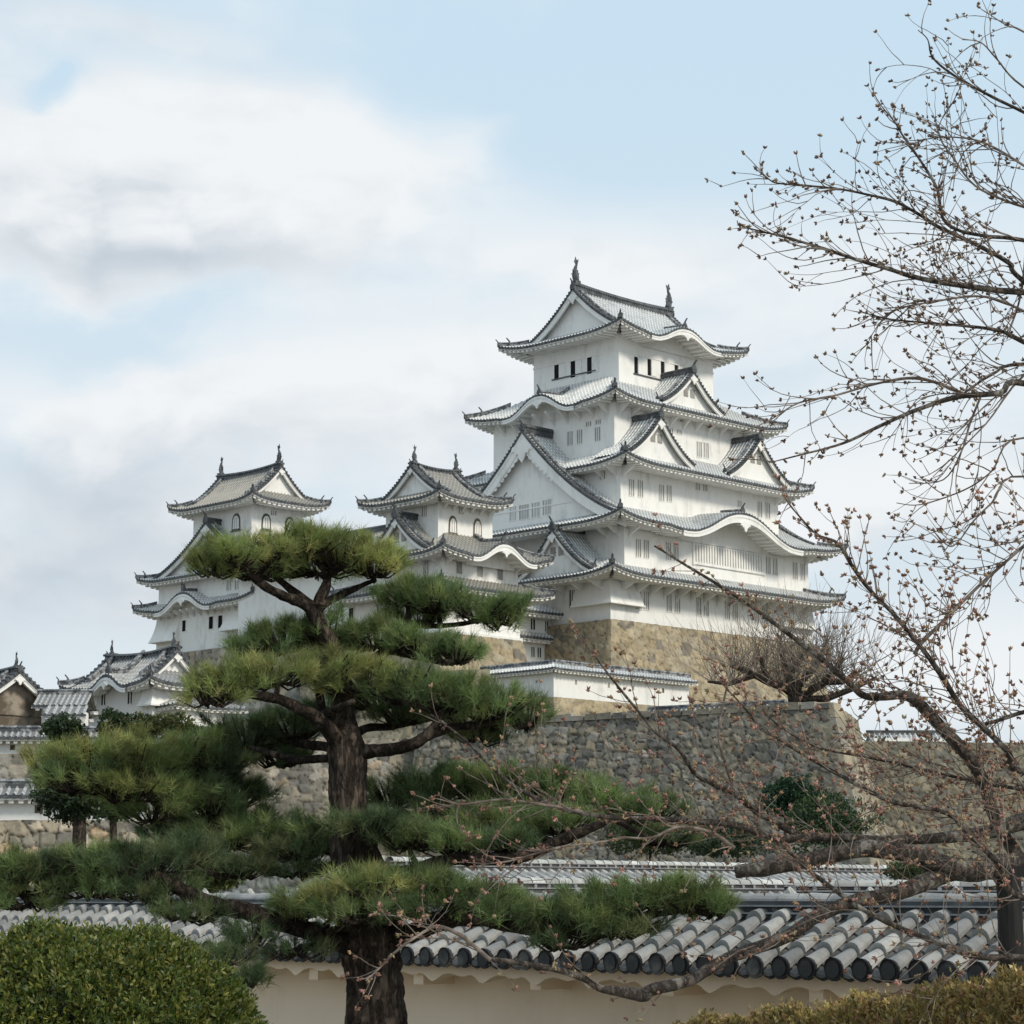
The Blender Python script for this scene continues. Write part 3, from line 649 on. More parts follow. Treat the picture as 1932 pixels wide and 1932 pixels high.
for i, (px, py) in enumerate([(1200, 689), (1225, 693), (1250, 697), (1276, 700)]):      # top storey: dark openings with white shutters
    s, z = hitS(px, py, S_(4)); m = MB(); m.box(s - .22, s + .22, S_(4) - .006, S_(4) + .02, z - .72, z + .72); o = part('window', m, 'dark_void', K)
    m = MB(); m.box(s + .26, s + .92, S_(4) - .05, S_(4) - .01, z - .7, z + .7); part('shutter', m, 'white_plaster', o)
for i, (px, py) in enumerate([(1050, 702), (1081, 697), (1112, 690)]):
    s, z = hitW(px, py, W_(4)); m = MB(); m.box(W_(4) - .006, W_(4) + .02, s - .26, s + .26, z - .7, z + .72); o = part('window', m, 'dark_void', K)
    m = MB(); m.box(W_(4) - .05, W_(4) - .01, s - 1.0, s - .32, z - .68, z + .7); part('shutter', m, 'white_plaster', o)
s0, z0 = hitS(1195, 704, S_(4)); s1, z1 = hitS(1275, 718, S_(4)); m = MB(); m.box(s0, s1 + 2.2, S_(4) - .10, S_(4), z0 - .08, z0 + .02); part('window_sill', m, 'dark_tile', K)
s0, z0 = hitW(1042, 718, W_(4)); s1, _ = hitW(1125, 706, W_(4)); m = MB(); m.box(W_(4) - .10, W_(4), s1, s0, z0 - .02, z0 + .08); part('window_sill', m, 'dark_tile', K)
for dz in (44.75, 46.1):
    m = MB(); a = ST[4]; m.box(a[0] - .05, a[1] + .05, a[2] - .05, a[3] + .05, dz, dz + .14); part('wall_moulding', m, 'white_plaster', K)
# lattice window under the great undulating gable
m = MB(); v = S_(1); m.box(10.0, 18.9, v - .14, v, 26.55, 26.75); m.box(10.0, 18.9, v - .14, v, 29.5, 29.7); m.box(9.75, 10.0, v - .14, v, 26.5, 29.7); m.box(18.9, 19.15, v - .14, v, 26.5, 29.7); m.box(10, 18.9, v - .09, v, 28.2, 28.3)
lw = part('lattice_window', m, 'white_plaster', K)
m = MB(); m.box(10, 18.9, v - .012, v + .01, 26.75, 29.5); part('window_void', m, 'window_light', lw)
m = MB()
for i in range(26): x = 10.2 + i * .34; m.box(x, x + .2, v - .10, v - .02, 26.75, 29.5)
part('window_bars', m, 'white_plaster', lw, kind=None)
# windows in the big west gable
gu = R2['x0'] + R2['dk'] + .7
wins(K, 'W', gu, [(968, 969, .7, 1.15), (989, 966, 1.1, 1.2), (1011, 962, .9, 1.2), (1032, 957, .9, 1.2)], n=4)
m = MB(); m.box(gu - .06, gu, 3.2, 16.9, 31.15, 31.25); part('wall_moulding', m, 'white_plaster', K)
# stone-dropping hatches: flared skirts of the first storey
def flare(parent, x0, x1, y0, y1, zt, zb, out, sides='SW', zl=.22):
    m = MB()
    t = [(x0, y0), (x1, y0), (x1, y1), (x0, y1)]; e = [(x0 - (out if 'W' in sides else 0), y0 - (out if 'S' in sides else 0)), (x1, y0 - (out if 'S' in sides else 0)), (x1, y1), (x0 - (out if 'W' in sides else 0), y1)]
    rows = []
    for k in range(6):
        f = k / 5; g = f ** 1.7; rows.append([(a[0] + (b[0] - a[0]) * g, a[1] + (b[1] - a[1]) * g, zt + (zb - zt) * f) for a, b in zip(t, e)])
    m.grid(rows, close=True); m.poly([(p[0], p[1], zb) for p in e][::-1])
    m.box(e[0][0] - .06, e[1][0] + .06, e[0][1] - .06, e[2][1] + .0, zb - .10, zb - .002)
    return part('stone_drop_hatch', m, 'white_plaster', parent)
flare(K, ST[0][0] - .01, 3.2, ST[0][2] - .01, 3.9, 24.2, 22.45, .55)
flare(K, 21, 25.6, ST[0][2] - .01, 3, 24.2, 22.45, .5, 'S')
brackets(K, 'S', S_(0), rngf(1.2, 24.5, 15), 24.45, 1.9, 1.2); brackets(K, 'W', W_(0), rngf(1, 9, 5), 24.45, 1.9, 1.2)
brackets(K, 'S', S_(3), rngf(4, 21.6, 12), 39.6, 1.2, 1.2); brackets(K, 'W', W_(3), rngf(3.6, 15.4, 9), 39.6, 1.2, 1.2)
brackets(K, 'S', S_(2), [2.9, 22.5], 33.95, 1.3, 1.0); brackets(K, 'W', W_(2), [1.9, 3.4], 33.95, 1.3, 1.0); brackets(K, 'S', S_(1), [2.1, 24.8], 28.85, 1.4, 1.0); brackets(K, 'W', W_(1), [.7, 2.0], 28.85, 1.4, 1.0)

# ================================================================ west small keep (three tiers)
WK = thing('small_keep', 'small white keep with brown-rimmed bell-shaped windows, directly left of the great keep', 'castle keep', (-11.5, 8, 10), CASTLE, 'small keeps beside the great keep')
st = [(-15.7, -7.4, 2.9, 12.6, 19.0, 23.05), (-15.65, -7.6, 2.9, 12.4, 22.6, 25.7), (-14.85, -9.1, 4.2, 10.1, 25.2, 29.75)]
for s in st: wall_box(WK, *s)
Q1 = mkroof(-17.6, -5.6, .9, 14.4, 22.35, 6, 3.2, a=.8, W=2.4, lift=.4, Ld=3.5, tile='old_roof_tile')
Q2 = mkroof(-17.4, -5.7, .95, 14.2, 24.95, 5.8, 4.1, a=.6, W=3.6, lift=.45, Ld=3.5, bumps={'S': [(-10.9, 2.7, 1.15)]}, tile='old_roof_tile')
Q3 = mkroof(-16.45, -8.65, 2.4, 11.6, 29.35, 4.6, 2.9, a=.45, axis='x', dk=1.35, lift=.42, Ld=3., tile='old_roof_tile')
p1 = roof_part(Q1, WK, ov=1.6); hips(Q1, p1, 1.8, k=.8)
p2 = roof_part(Q2, WK, ov=1.6); hips(Q2, p2, 2.0, k=.85); karahafu(Q2, p2, 'S', bt=.42)
p3 = roof_part(Q3, WK, ov=1.5); hips(Q3, p3, k=.85); main_gables(Q3, p3, 'WE', gk=.5, bt=.3, ends_fish=.62, ridge_h=.4, wall_in=.4, zfl=29.5)
dormer(Q2, WK, 'W', 6.6, 3.5, 2.75, t0=.4, zb=25.3, windows=2, depth=3.4, gk=.6)
for px, py in [(854, 992), (900.5, 997)]: s, z = hitS(px, py, st[2][2]); bell_window(WK, 'S', st[2][2], s, z, .62, 1.2, 'old_wood')
wins(WK, 'S', st[2][2], [(869.5, 964, .5, .5)]); wins(WK, 'W', st[2][0], [(801, 965, .55, .8)])
wins(WK, 'S', st[1][2], [(866, 1071, .62, .95), (905, 1077, .62, .95), (943, 1083, .62, .95)], n=0); wins(WK, 'W', st[1][0], [(804, 1071, .6, 1.0)])
wins(WK, 'S', st[1][2], [(905, 1045, .8, .35), (925, 1047, .8, .35)], void='dark_void', n=1)
brackets(WK, 'S', st[2][2], rngf(-14.3, -9.5, 6), 29.3, .8, .7); brackets(WK, 'S', st[0][2], rngf(-15.2, -7.8, 7), 22.25, 1.2, .9); brackets(WK, 'W', st[0][0], rngf(3.6, 9, 5), 22.25, 1.2, .9); brackets(WK, 'W', st[1][0], rngf(3.4, 9, 5), 24.9, 1.2, .8); brackets(WK, 'S', st[1][2], [-15.2, -7.9], 24.9, 1.2, .8)
sb = []
for (a, b, n, sd) in [((-15.9, 2.7, 0), (-7.3, 2.7, 0), (0, -1), 1), ((-15.9, 12.8, 0), (-15.9, 2.7, 0), (-1, 0), 2), ((-7.3, 2.7, 0), (-7.3, 12.8, 0), (1, 0), 3)]:
    sb.append(stone_quad(a, b, (19.05, 9), .16, n, .75, .15, .09, TAN, 30 + sd, .3, side0=.16, side1=.16, dark=.4))
part('stone_base', join(sb), 'stone', WK)
m = MB(); m.box(-15.95, -7.35, 2.65, 12.8, 18.75, 19.25); part('plaster_footing', m, 'white_plaster', WK)

# ================================================================ north-west small keep (left)
IK = thing('small_keep', 'leftmost small white keep, with black-rimmed bell-shaped windows, behind the pine crown', 'castle keep', (-9, 35, 10), CASTLE, 'small keeps beside the great keep')
st = [(-13.3, -7.2, 28.15, 41.7, 20.3, 24.65), (-13.25, -7.3, 28.3, 41.6, 24.4, 27.15), (-12.6, -7.05, 29.6, 37.7, 27.2, 33.1)]
for s in st: wall_box(IK, *s)
Q1 = mkroof(-14.75, -5.8, 26.6, 43.3, 24.1, 4.5, 2.6, a=.7, W=2.4, lift=.45, Ld=3.5, bumps={'W': [(36.2, 3.1, 1.2)]})
Q2 = mkroof(-14.6, -5.7, 26.8, 43.1, 26.75, 8.15, 5.0, a=.5, W=3.4, lift=.45, Ld=3.5)
Q3 = mkroof(-14.1, -5.55, 27.7, 39.4, 32.65, 4.28, 3.3, a=.45, axis='y', dk=1.5, lift=.45, Ld=3.2, tile='old_roof_tile')
p1 = roof_part(Q1, IK, ov=1.4); hips(Q1, p1, 1.5, k=.85); karahafu(Q1, p1, 'W', bt=.42)
p2 = roof_part(Q2, IK, ov=1.4); hips(Q2, p2, 1.5, k=.85)
p3 = roof_part(Q3, IK, ov=1.5); hips(Q3, p3, k=.85); main_gables(Q3, p3, 'SN', gk=.55, bt=.32, ends_fish=.75, ridge_h=.45, wall_in=.4, zfl=32.9)
dormer(Q2, IK, 'W', 33.9, 7.4, 4.25, t0=.5, zb=26.9, windows=0, depth=2.6, gk=1.0)
s, z = hitW(446, 986, st[2][0]); bell_window(IK, 'W', st[2][0], s, z, .8, 1.25)
for px, py in [(502, 986), (546, 992)]: s, z = hitS(px, py, st[2][2]); bell_window(IK, 'S', st[2][2], s, z, .72, 1.2)
wins(IK, 'S', st[2][2], [(516, 968, .6, .4)])
wins(IK, 'W', st[0][0], [(347.5, 1181, .5, .95), (398.5, 1175, .58, 1.05), (416, 1173, .58, 1.05)], void='dark_void', n=0)
wins(IK, 'W', st[1][0], [(346, 1110, .6, .9), (432, 1104, .6, .9), (448, 1102, .6, .9)])
brackets(IK, 'W', st[0][0], rngf(28.7, 41, 14), 24.0, .9, .7); brackets(IK, 'S', st[0][2], rngf(-12.8, -8, 6), 24.0, .9, .7)
flare(IK, st[0][0] - .01, -10.3, st[0][2] - .01, 31.9, 23.6, 21.75, .75); flare(IK, st[0][0] - .01, -10.0, 38.4, 41.71, 23.6, 21.5, .8, 'W')
sb = []
for (a, b, n, sd) in [((-13.5, 42, 0), (-13.5, 27.9, 0), (-1, 0), 1), ((-13.5, 27.9, 0), (-7, 27.9, 0), (0, -1), 2)]:
    sb.append(stone_quad(a, b, (20.35, 8), .16, n, .8, .16, .1, MIXED, 40 + sd, .3, side0=.16, side1=.16))
part('stone_base', join(sb), 'stone', IK)

# ================================================================ connecting galleries
CG = thing('connecting_gallery', 'narrow white gallery with stacked tiled eaves beside the stone base of the great keep', 'castle gallery', (-3.5, 9, 8), CASTLE)
wall_box(CG, -7.45, -.1, 6.6, 11.5, 12, 23.6)
sE, zE = hitS(1040, 1157, 5.4); sF, zF = hitS(1040, 1205, 5.8)
G1 = mkroof(-9.0, .6, 5.2, 13, zE, 3.9, 2.4, a=.8, W=3.0, lift=.12, Ld=2); g1 = roof_part(G1, CG, sides='SN', ov=1.3)
G2 = mkroof(-7.6, .2, 5.75, 12.6, zF, 3.9, 2.2, a=.9, W=1.0, lift=.05, Ld=2); g2 = roof_part(G2, CG, sides='S', ov=.8)
wins(CG, 'S', 6.6, [(1005, 1178, .5, .85), (1031, 1182, .38, .85), (1044, 1183, .42, .85), (1005, 1230, .38, .8), (1017, 1231, .42, .8), (1045, 1235, .42, .7)], void='dark_void', n=1)
EG = thing('connecting_gallery', 'long white gallery under a ridge roof, between the two small keeps', 'castle gallery', (-11, 20, 10), CASTLE)
wall_box(EG, -14.6, -8.2, 11.5, 28.6, 20, 27.4)
_, zr = hitW(590, 1014, -11.4); 
G3 = mkroof(-15.9, -6.9, 11, 28.6, zr - 3.1, 4.5, 2.7, a=.6, axis='y', dk=.02, lift=.1, Ld=1, tile='old_roof_tile'); g3 = roof_part(G3, EG, sides='WE', ov=1.3)
m = MB(); ridge_bar(m, lin((-11.4, 11, G3['ze'] + 2.7), (-11.4, 28.6, G3['ze'] + 2.7), 4), .2, .4); part('main_ridge', m, 'dark_tile', g3)
wins(EG, 'W', -14.6, [(663, 1160, .55, 1.1)], void='dark_void', n=0)
sb = [stone_quad((-14.9, 28, 0), (-14.9, 12, 0), (20.1, 8), .16, (-1, 0), .8, .16, .1, MIXED, 52, .3)]
part('stone_base', join(sb), 'stone', EG)

# ================================================================ terraces and stone walls
def terrace(name, pts, z, zb=-2.):
    m = MB(); m.slab([(x, y, z) for x, y in pts], (0, 0, zb - z)); o = solo(name, m, 'hill_earth', None, None, kind='structure'); return o
def rn(a, b):
    d = np.array(b[:2]) - np.array(a[:2]); d = d / np.linalg.norm(d); return (d[1], -d[0])
WA, WB, WC = (17.3, 120.0), (2.4, 130.0), (-5.7, 135.6)
zt = 10.05
terrace('upper_terrace', [(16.6, 121.4), (2.6, 131.2), (-5.2, 136.6), (-7, 150), (-60, 200), (20, 240), (30, 215), (19, 133)], 9.6)
t = thing('stone_wall', 'big grey-brown rampart of fitted stones with a sharp right corner, below the great keep', 'stone wall', (6, 127, 0))
part('stone_face', join([stone_quad((WC[0], WC[1], 0), (WA[0], WA[1], 0), (zt, -1.8), .22, rn(WC, WA), .50, .085, .14, GREY, 61, .35, side1=.29, dark=.2)]), 'stone', t)
part('stone_face', stone_quad((WA[0], WA[1], 0), (WA[0] + 3.1, WA[1] + 12, 0), (zt, -1.8), .2, rn(WA, (WA[0] + 3.1, WA[1] + 12)), .6, .10, .13, [(.40, .345, .25), (.34, .30, .225), (.44, .38, .28), (.29, .26, .20)], 62, .35, side0=.304, dark=.25), 'stone', t, label='tan side face, sunlight put into its stone colours')  # palette paler and tanner than the front: sunlight put into the colour
m = MB()
R = random.Random(5); n = 30                        # loose cap stones give the uneven top edge
for i in range(n):
    f = (i + .5) / n; x = WC[0] + (WA[0] - WC[0]) * f; y = WC[1] + (WA[1] - WC[1]) * f; w = R.uniform(.3, .52); h = R.uniform(.06, .24); c = R.choice(GREY)
    a = rn(WC, WA); d = (-a[1], a[0]); pts = []
    for (sx, sy, sz) in [(-w, -.3, -.2), (w, -.3, -.2), (w, .4, -.2), (-w, .4, -.2)]: pts.append((x + d[0] * sx * -1 + a[0] * -sy, y + d[1] * sx * -1 + a[1] * -sy, zt + sz))
    n0 = len(m.v); m.v += pts; m.v += [(p[0] * .93 + x * .07 + R.uniform(-.05, .05), p[1], zt + h + R.uniform(-.04, .04)) for p in pts]; m.c += [c] * 8
    for q in ((0, 1, 5, 4), (1, 2, 6, 5), (2, 3, 7, 6), (3, 0, 4, 7), (4, 5, 6, 7)): m.f.append(tuple(n0 + k for k in q)); m.mi.append(0)
part('capstones', m, 'stone', t)
m = MB(); dF = np.array(WA) - np.array(WC); dF = dF / np.linalg.norm(dF); nF = np.array(rn(WC, WA)); hq = .86; H_ = zt + 1.8
for i in range(13):
    z1, z0 = zt + .12 - i * hq, zt + .12 - (i + 1) * hq + .03; wq = R.uniform(1.9, 2.5) if i % 2 else R.uniform(1.1, 1.5); c = R.choice([(.36, .33, .26), (.42, .38, .29), (.33, .30, .25), (.46, .40, .29)]); kq = R.uniform(.7, .95); c = tuple(q * kq for q in c); pts = []
    for z in (z0, z1):
        f = max(0, (zt - z)) / H_; lean = (f + .35 * f * f) * H_; cr = np.array(WA) + dF * .29 * lean + nF * .22 * lean
        for (a_, b_) in ((-wq, .10), (.05, .10), (.05, -.8), (-wq, -.8)): pp_ = cr + dF * a_ + nF * b_ + np.array([R.uniform(-.02, .02), R.uniform(-.02, .02)]); pts.append((pp_[0], pp_[1], z + R.uniform(-.02, .02)))
    n0 = len(m.v); m.v += pts; m.c += [c] * 8
    for q in ((0, 1, 5, 4), (1, 2, 6, 5), (2, 3, 7, 6), (3, 0, 4, 7), (4, 5, 6, 7), (3, 2, 1, 0)): m.f.append(tuple(n0 + k for k in q)); m.mi.append(0)
part('corner_stones', m, 'stone', t)
WD = (-24, 132.5)
t = thing('stone_wall', 'dark weathered rampart of mixed stones behind the pine trunk, left of the big rampart', 'stone wall', (-14, 133, 0))
part('stone_face', stone_quad((WD[0], WD[1], 0), (WC[0] + 1.5, WC[1] + 1.2, 0), (9.3, -1.8), .2, rn(WD, WC), .5, .10, .13, MIXED + GREY, 63, .3, dark=.3), 'stone', t)
t = thing('stone_wall', 'olive-grey rampart at the right edge behind the cherry branches', 'stone wall', (30, 150, 0))
part('stone_face', stone_quad((21, 142, 0), (70, 153, 0), (9.55, -1.8), .2, rn((21, 142), (70, 153)), .45, .11, .14, [(.24, .22, .165), (.20, .19, .15), (.29, .255, .185), (.17, .165, .14), (.27, .24, .175)], 64, .3, dark=.15), 'stone', t)
terrace('right_terrace', [(24, 144), (70, 154), (90, 190), (32, 190)], 9.7)
m = MB(); x0, x1 = 25.4, 31.6
rr = mkroof(x0, x1, 158, 162, 10.4, 2, .9, a=.9, W=2, lift=0, axis='x', dk=.01); tb = thing('outbuilding', 'low dark-roofed building peeping over the rampart at the far right', 'building', (28, 160, 9.8)); wall_box(tb, x0 + .3, x1 - .3, 158.4, 161.6, 9.8, 10.9); o = roof_part(rr, tb, ov=.5)
m = MB(); ridge_bar(m, [(x0, 160, 11.3), (x1, 160, 11.3)], .15, .25); part('main_ridge', m, 'dark_tile', o)
for px, py, k in [(1668, 1392, 1.), (1751, 1384, 1.15)]:
    P = at(px, py, 147); tt = thing('garden_pine', 'small layered pine on the right rampart, ' + ('left of its twin' if px < 1700 else 'the one nearer the photo edge'), 'pine tree', (P[0], 147, P[2] - 2.4), group='small pines on the right rampart')
    m = MB(); m.tube([(P[0], 147, P[2] - 2.6), (P[0] + .1, 147, P[2] - 1.2), (P[0], 147, P[2])], [.14, .1, .04], 6); part('trunk', m, 'grey_twig', tt)
    part('crown', leaves([(P[0] + random.uniform(-.3, .3), 147, P[2] - .35 * i * k, .45 + .28 * i * k, .5, .16) for i in range(6)], 2600, .14, [(.06, .10, .05), (.09, .13, .07)], 3), 'leaf', tt)

# dobei (plastered wall with a tiled coping)
def dobei(name, label, fr, x0, x1, zg, ze, hw, rise, th=.22, p=.3, tile='grey_roof_tile', plast='white_plaster', base=None, group=None, holes=(), ek=.5, rh=.3, sides='SN'):
    t = thing(name, label, 'wall', ((x0 + x1) / 2, 0, zg), fr, group)
    wall_box(t, x0, x1, -th, th, zg, ze + .12, plast, 'plaster_wall')
    r = mkroof(x0 - .15, x1 + .15, -hw, hw, ze, hw, rise, a=.85, W=hw, lift=0., axis='x', dk=.005, tile=tile); r['p'] = p; r['ek'] = ek
    o = roof_part(r, t, sides, ov=hw - th); m = MB(); zz = ze + rise
    if zg > -1: ridge_bar(m, lin((x0 - .15, 0, zz), (x1 + .15, 0, zz), 8), .15, rh); part('ridge', m, 'ridge_tile', o)
    else:
        for (w_, z0_, z1_, c_) in ((.15, -.05, .03, .07), (.18, .03, .045, .3), (.14, .045, .10, .05), (.17, .10, .115, .28)): m.box(x0 - .15, x1 + .15, -w_, w_, zz + z0_, zz + z1_, col=(c_, c_, c_ * 1.05))
        for i in range(int((x1 - x0) / .3)):
            x = x0 + i * .3; cq = random.uniform(.3, .62); rows_ = [[(x + dx, cos(pi * q / 6) * rr_, zz + .11 + sin(pi * q / 6) * rr_ * .8) for q in range(7)] for dx, rr_ in ((0, .115), (.302, .10))]; m.grid(rows_, cols=[[(cq, cq, cq * .95)] * 7] * 2); m.tube([(x, -.165, zz + .07), (x, .165, zz + .07)], .035, 6, col=(.25, .25, .25))
        part('ridge', m, 'wall_tile', o)
    m = MB()
    for x in (x0 - .1, x1 + .1): m.poly([(x, -hw * .95, ze), (x, hw * .95, ze), (x, 0, ze + rise)])
    part('coping_end', m, plast, o)
    for (hx, hz, hs) in holes:
        m = MB(); m.box(hx - hs, hx + hs, -th - .01, -th + .02, hz - hs, hz + hs); lp = part('loophole', m, 'old_wood', t)
        m = MB(); m.box(hx - hs * .45, hx + hs * .45, -th - .014, -th, hz - hs * .45, hz + hs * .45); part('loophole_opening', m, 'dark_void', lp)
    return t, o
# bent white wall in front of the keep base
t = thing('plaster_wall', 'bent white wall with grey tiled coping on a tan stone footing, in front of the great keep base', 'wall', (-13, -10, 12), CASTLE)
bu, bv = -19.9, -12.7; wall_box(t, bu, bu + 14, bv, bv + .4, 13.0, 15.25, name='plaster_wall'); wall_box(t, bu, bu + .4, bv + .4, bv + 6.7, 13.0, 15.25, name='plaster_wall')
r = mkroof(bu - .65, bu + 14.3, bv - .65, bv + 7.2, 14.95, .85, .42, a=.9, W=.85, lift=.05, Ld=1.5); r['p'] = .3; r['ek'] = .55
o = roof_part(r, t, 'SW', ov=.6); m = MB(); ridge_bar(m, [(bu + .2, bv + 7.2, 15.37), (bu + .2, bv + .2, 15.37)], .15, .26); ridge_bar(m, [(bu + .2, bv + .2, 15.37), (bu + 14.3, bv + .2, 15.37)], .15, .26); part('ridge', m, 'ridge_tile', o)
b_ = mkroof(bu - .25, bu + 14.3, bv - .25, bv + 7.2, 14.95, .85, .42, W=.85)
for k in (2.2, 5.5, 8.0, 11.2): m = MB(); m.box(bu + k - .10, bu + k + .10, bv - .02, bv + .1, 14.05, 14.35); part('loophole', m, 'old_wood' if k > 10 else 'window_grey', t)
for k in (1.6, 3.6): m = MB(); m.box(bu - .02, bu + .1, bv + k - .1, bv + k + .1, 14.1, 14.3); part('loophole', m, 'window_grey', t)
part('stone_footing', join([stone_quad((bu - .1, bv - .1, 0), (bu + 15, bv - .1, 0), (13.05, 8), .12, (0, -1), .5, .11, .07, TAN, 71, .2, side0=.12, dark=.6), stone_quad((bu - .1, bv + 8, 0), (bu - .1, bv - .1, 0), (13.05, 8), .12, (-1, 0), .5, .13, .07, TAN, 72, .2, side1=.12, dark=.6)]), 'stone', t)
# low tan terrace wall showing between the pine tiers
t = thing('stone_wall', 'low tan stone wall glimpsed between the pine tiers under the middle small keep', 'stone wall', (-6, 150, 9))
P0 = at(800, 1262, 150); P1 = at(925, 1262, 146)
part('stone_face', stone_quad((P0[0] - 1, 149, 0), (P1[0], 146, 0), (P1[2], 7), .15, rn((P0[0] - 1, 149), (P1[0], 146)), .6, .13, .09, TAN, 73, .2), 'stone', t)
# low tiled coping just behind the top of the big rampart
ang = math.atan2(WA[1] - WC[1], WA[0] - WC[0]); fr2 = (WC[0] + .56 * 1.6, WC[1] + .83 * 1.6, ang)
xa, _ = hitS(1228, 1330, 0, fr2); xb, zb_ = hitS(1478, 1322, 0, fr2)
dobei('plaster_wall', 'low tiled coping just behind the top edge of the big rampart', fr2, xa, xb, 9.3, zb_ - .45, .62, .3, ek=.55, rh=.22)
# left side walls
fl = (at(0, 1400, 112)[0], 112, radians(3))
_, za = hitS(90, 1371, 0, fl); _, zb = hitS(90, 1393, 0, fl); _, zc = hitS(90, 1424, 0, fl)
x1 = hitS(210, 1393, 0, fl)[0]; x2 = hitS(400, 1393, 0, fl)[0]
dobei('plaster_wall', 'upper white wall at the left edge, level with the clipped dark shrubs', fl, -3, x2, zc, zb, .8, za - zb - .25, holes=[(hitS(25, 1415, 0, fl)[0], zc + .35, .13)], ek=.6)
t = thing('stone_wall', 'shadowed stone footing below the upper white wall at the left edge', 'stone wall', (-20, 111, 0)); a = to_world(fl, (-3, -.3, 0)); b = to_world(fl, (x2, -.3, 0))
part('stone_face', stone_quad(a, b, (zc, -1.8), .12, rn(a, b), .55, .12, .12, MIXED, 75), 'stone', t)
terrace('left_terrace', [(a[0], a[1] + .5), (b[0], b[1] + .5), (b[0], 124), (a[0] - 5, 140)], zc - .05)
fl2 = (at(0, 1500, 88)[0], 88, radians(2)); _, za = hitS(50, 1473, 0, fl2); _, zb = hitS(50, 1502, 0, fl2); _, zc = hitS(50, 1549, 0, fl2); x2 = hitS(300, 1500, 0, fl2)[0]
dobei('plaster_wall', 'lower white wall at the left edge, behind the dark-crowned tree', fl2, -3, x2, zc, zb, .75, za - zb - .22, holes=[(hitS(75, 1527, 0, fl2)[0], hitS(75, 1527, 0, fl2)[1], .16), (hitS(190, 1526, 0, fl2)[0], hitS(190, 1526, 0, fl2)[1], .16)], ek=.6, plast='white_plaster')
t = thing('stone_wall', 'tan and grey rounded-stone footing at the left edge, behind the tree trunk', 'stone wall', (-16, 87, 0)); a = to_world(fl2, (-3, -.3, 0)); b = to_world(fl2, (x2 + 3, -.3, 0))
part('stone_face', stone_quad(a, b, (zc, -1.8), .15, rn(a, b), .5, .07, .16, [(.50, .38, .25), (.42, .36, .27), (.32, .29, .23), (.24, .22, .19), (.55, .47, .36)], 76, dark=.2), 'stone', t)
terrace('lower_left_terrace', [(a[0], a[1] + .5), (b[0], b[1] + .5), (b[0] - 1, 104), (a[0] - 5, 111)], zc - .05)
# pale low wall behind the pine, left of its trunk
a = at(405, 1606, 55); b = at(628, 1606, 52)
t = thing('stone_wall', 'pale low stone wall left of the pine trunk, above the tiled coping', 'stone wall', (-6, 54, -1))
part('stone_face', stone_quad((a[0] - 3, 57, 0), (b[0], 52, 0), (b[2], -1.8), .13, rn((a[0] - 3, 57), (b[0], 52)), .30, .05, .08, PALE, 77, dark=.3, side1=.03), 'stone', t)
part('stone_face', stone_quad((b[0], 52, 0), (b[0] + 1, 60, 0), (b[2], -1.8), .02, rn((b[0], 52), (b[0] + 1, 60)), .3, .08, .06, PALE, 78, dark=.3, side0=.15), 'stone', t)
terrace('lawn_terrace', [(a[0] - 3, 57.2), (b[0] - .1, 52.3), (b[0] + .9, 60), (a[0] - 3, 66)], b[2] - .03)

# ================================================================ left turret and gabled gate
NL = near = at(289, 1277, 119)
def w2c(P): c, s = cos(KA), sin(KA); x = P[0] - KX; y = P[1] - KY; return (c * x + s * y, -s * x + c * y)
u, v = w2c(at(289, 1290, 120)); TR = thing('corner_turret', 'white corner turret at the left with an undulating gable and a shoulder roof', 'turret', (u + 2, v + 3, 8), CASTLE)
ze = at(289, 1278, 119)[2] - .25
vL = hitW(160, 1300, u)[0]; zb = at(289, 1366, 120)[2]
uR = u + 2.9
wall_box(TR, u, uR + 1.2, v, vL, zb - .3, ze + .35)
r = mkroof(u - 1.05, uR + 1.2, v - 1.05, vL + 1.0, ze, 2.55, 1.9, a=.55, axis='y', dk=1.0, lift=.35, Ld=2.2, bumps={'W': [(hitW(201, 1280, u - 1)[0], 1.5, .62)]}, tile='grey_roof_tile'); r['ek'] = .7; r['p'] = .27
r['x1'] = r['x0'] + 5.1
o = roof_part(r, TR, ov=.9); hips(r, o, k=.7, corners=('SW', 'NW')); main_gables(r, o, 'SN', gk=.45, bt=.25, ends_fish=.36, ridge_h=.35, wall_in=.35, zfl=ze + .1); karahafu(r, o, 'W', bt=.3)
for px, py in [(181, 1318), (196, 1317), (246, 1314)]: s, z = hitW(px, py, u); bars_window(TR, 'W', u, s, z, .42, .8, 1, 'dark_void')
flare(TR, u - .01, u + 1.0, vL - 1.4, vL + .01, ze - .1, ze - 1.3, .4, 'W'); flare(TR, u - .01, u + 3, v - .01, v + .9, ze - .1, ze - 1.1, .35)
r = mkroof(u + .2, u + 5.2, v - 1.7, v + 3, ze - 1.25, 1.7, .75, a=.9, W=1.7, lift=.1, tile='grey_roof_tile'); r['ek'] = .5; o = roof_part(r, TR, 'SW', name='shoulder_roof', ov=.5)
wall_box(TR, u + .8, u + 3.9, v - 1.2, v + 2, zb - .6, ze - 1.2, name='annex_wall')
part('stone_base', join([stone_quad((u - .1, vL + 1, 0), (u - .1, v - .1, 0), (zb - .25, -1.8), .15, (-1, 0), .5, .13, .1, MIXED, 81), stone_quad((u - .1, v - 1.3, 0), (u + 4, v - 1.3, 0), (zb - .5, -1.8), .15, (0, -1), .5, .13, .1, MIXED, 82)]), 'stone', TR)
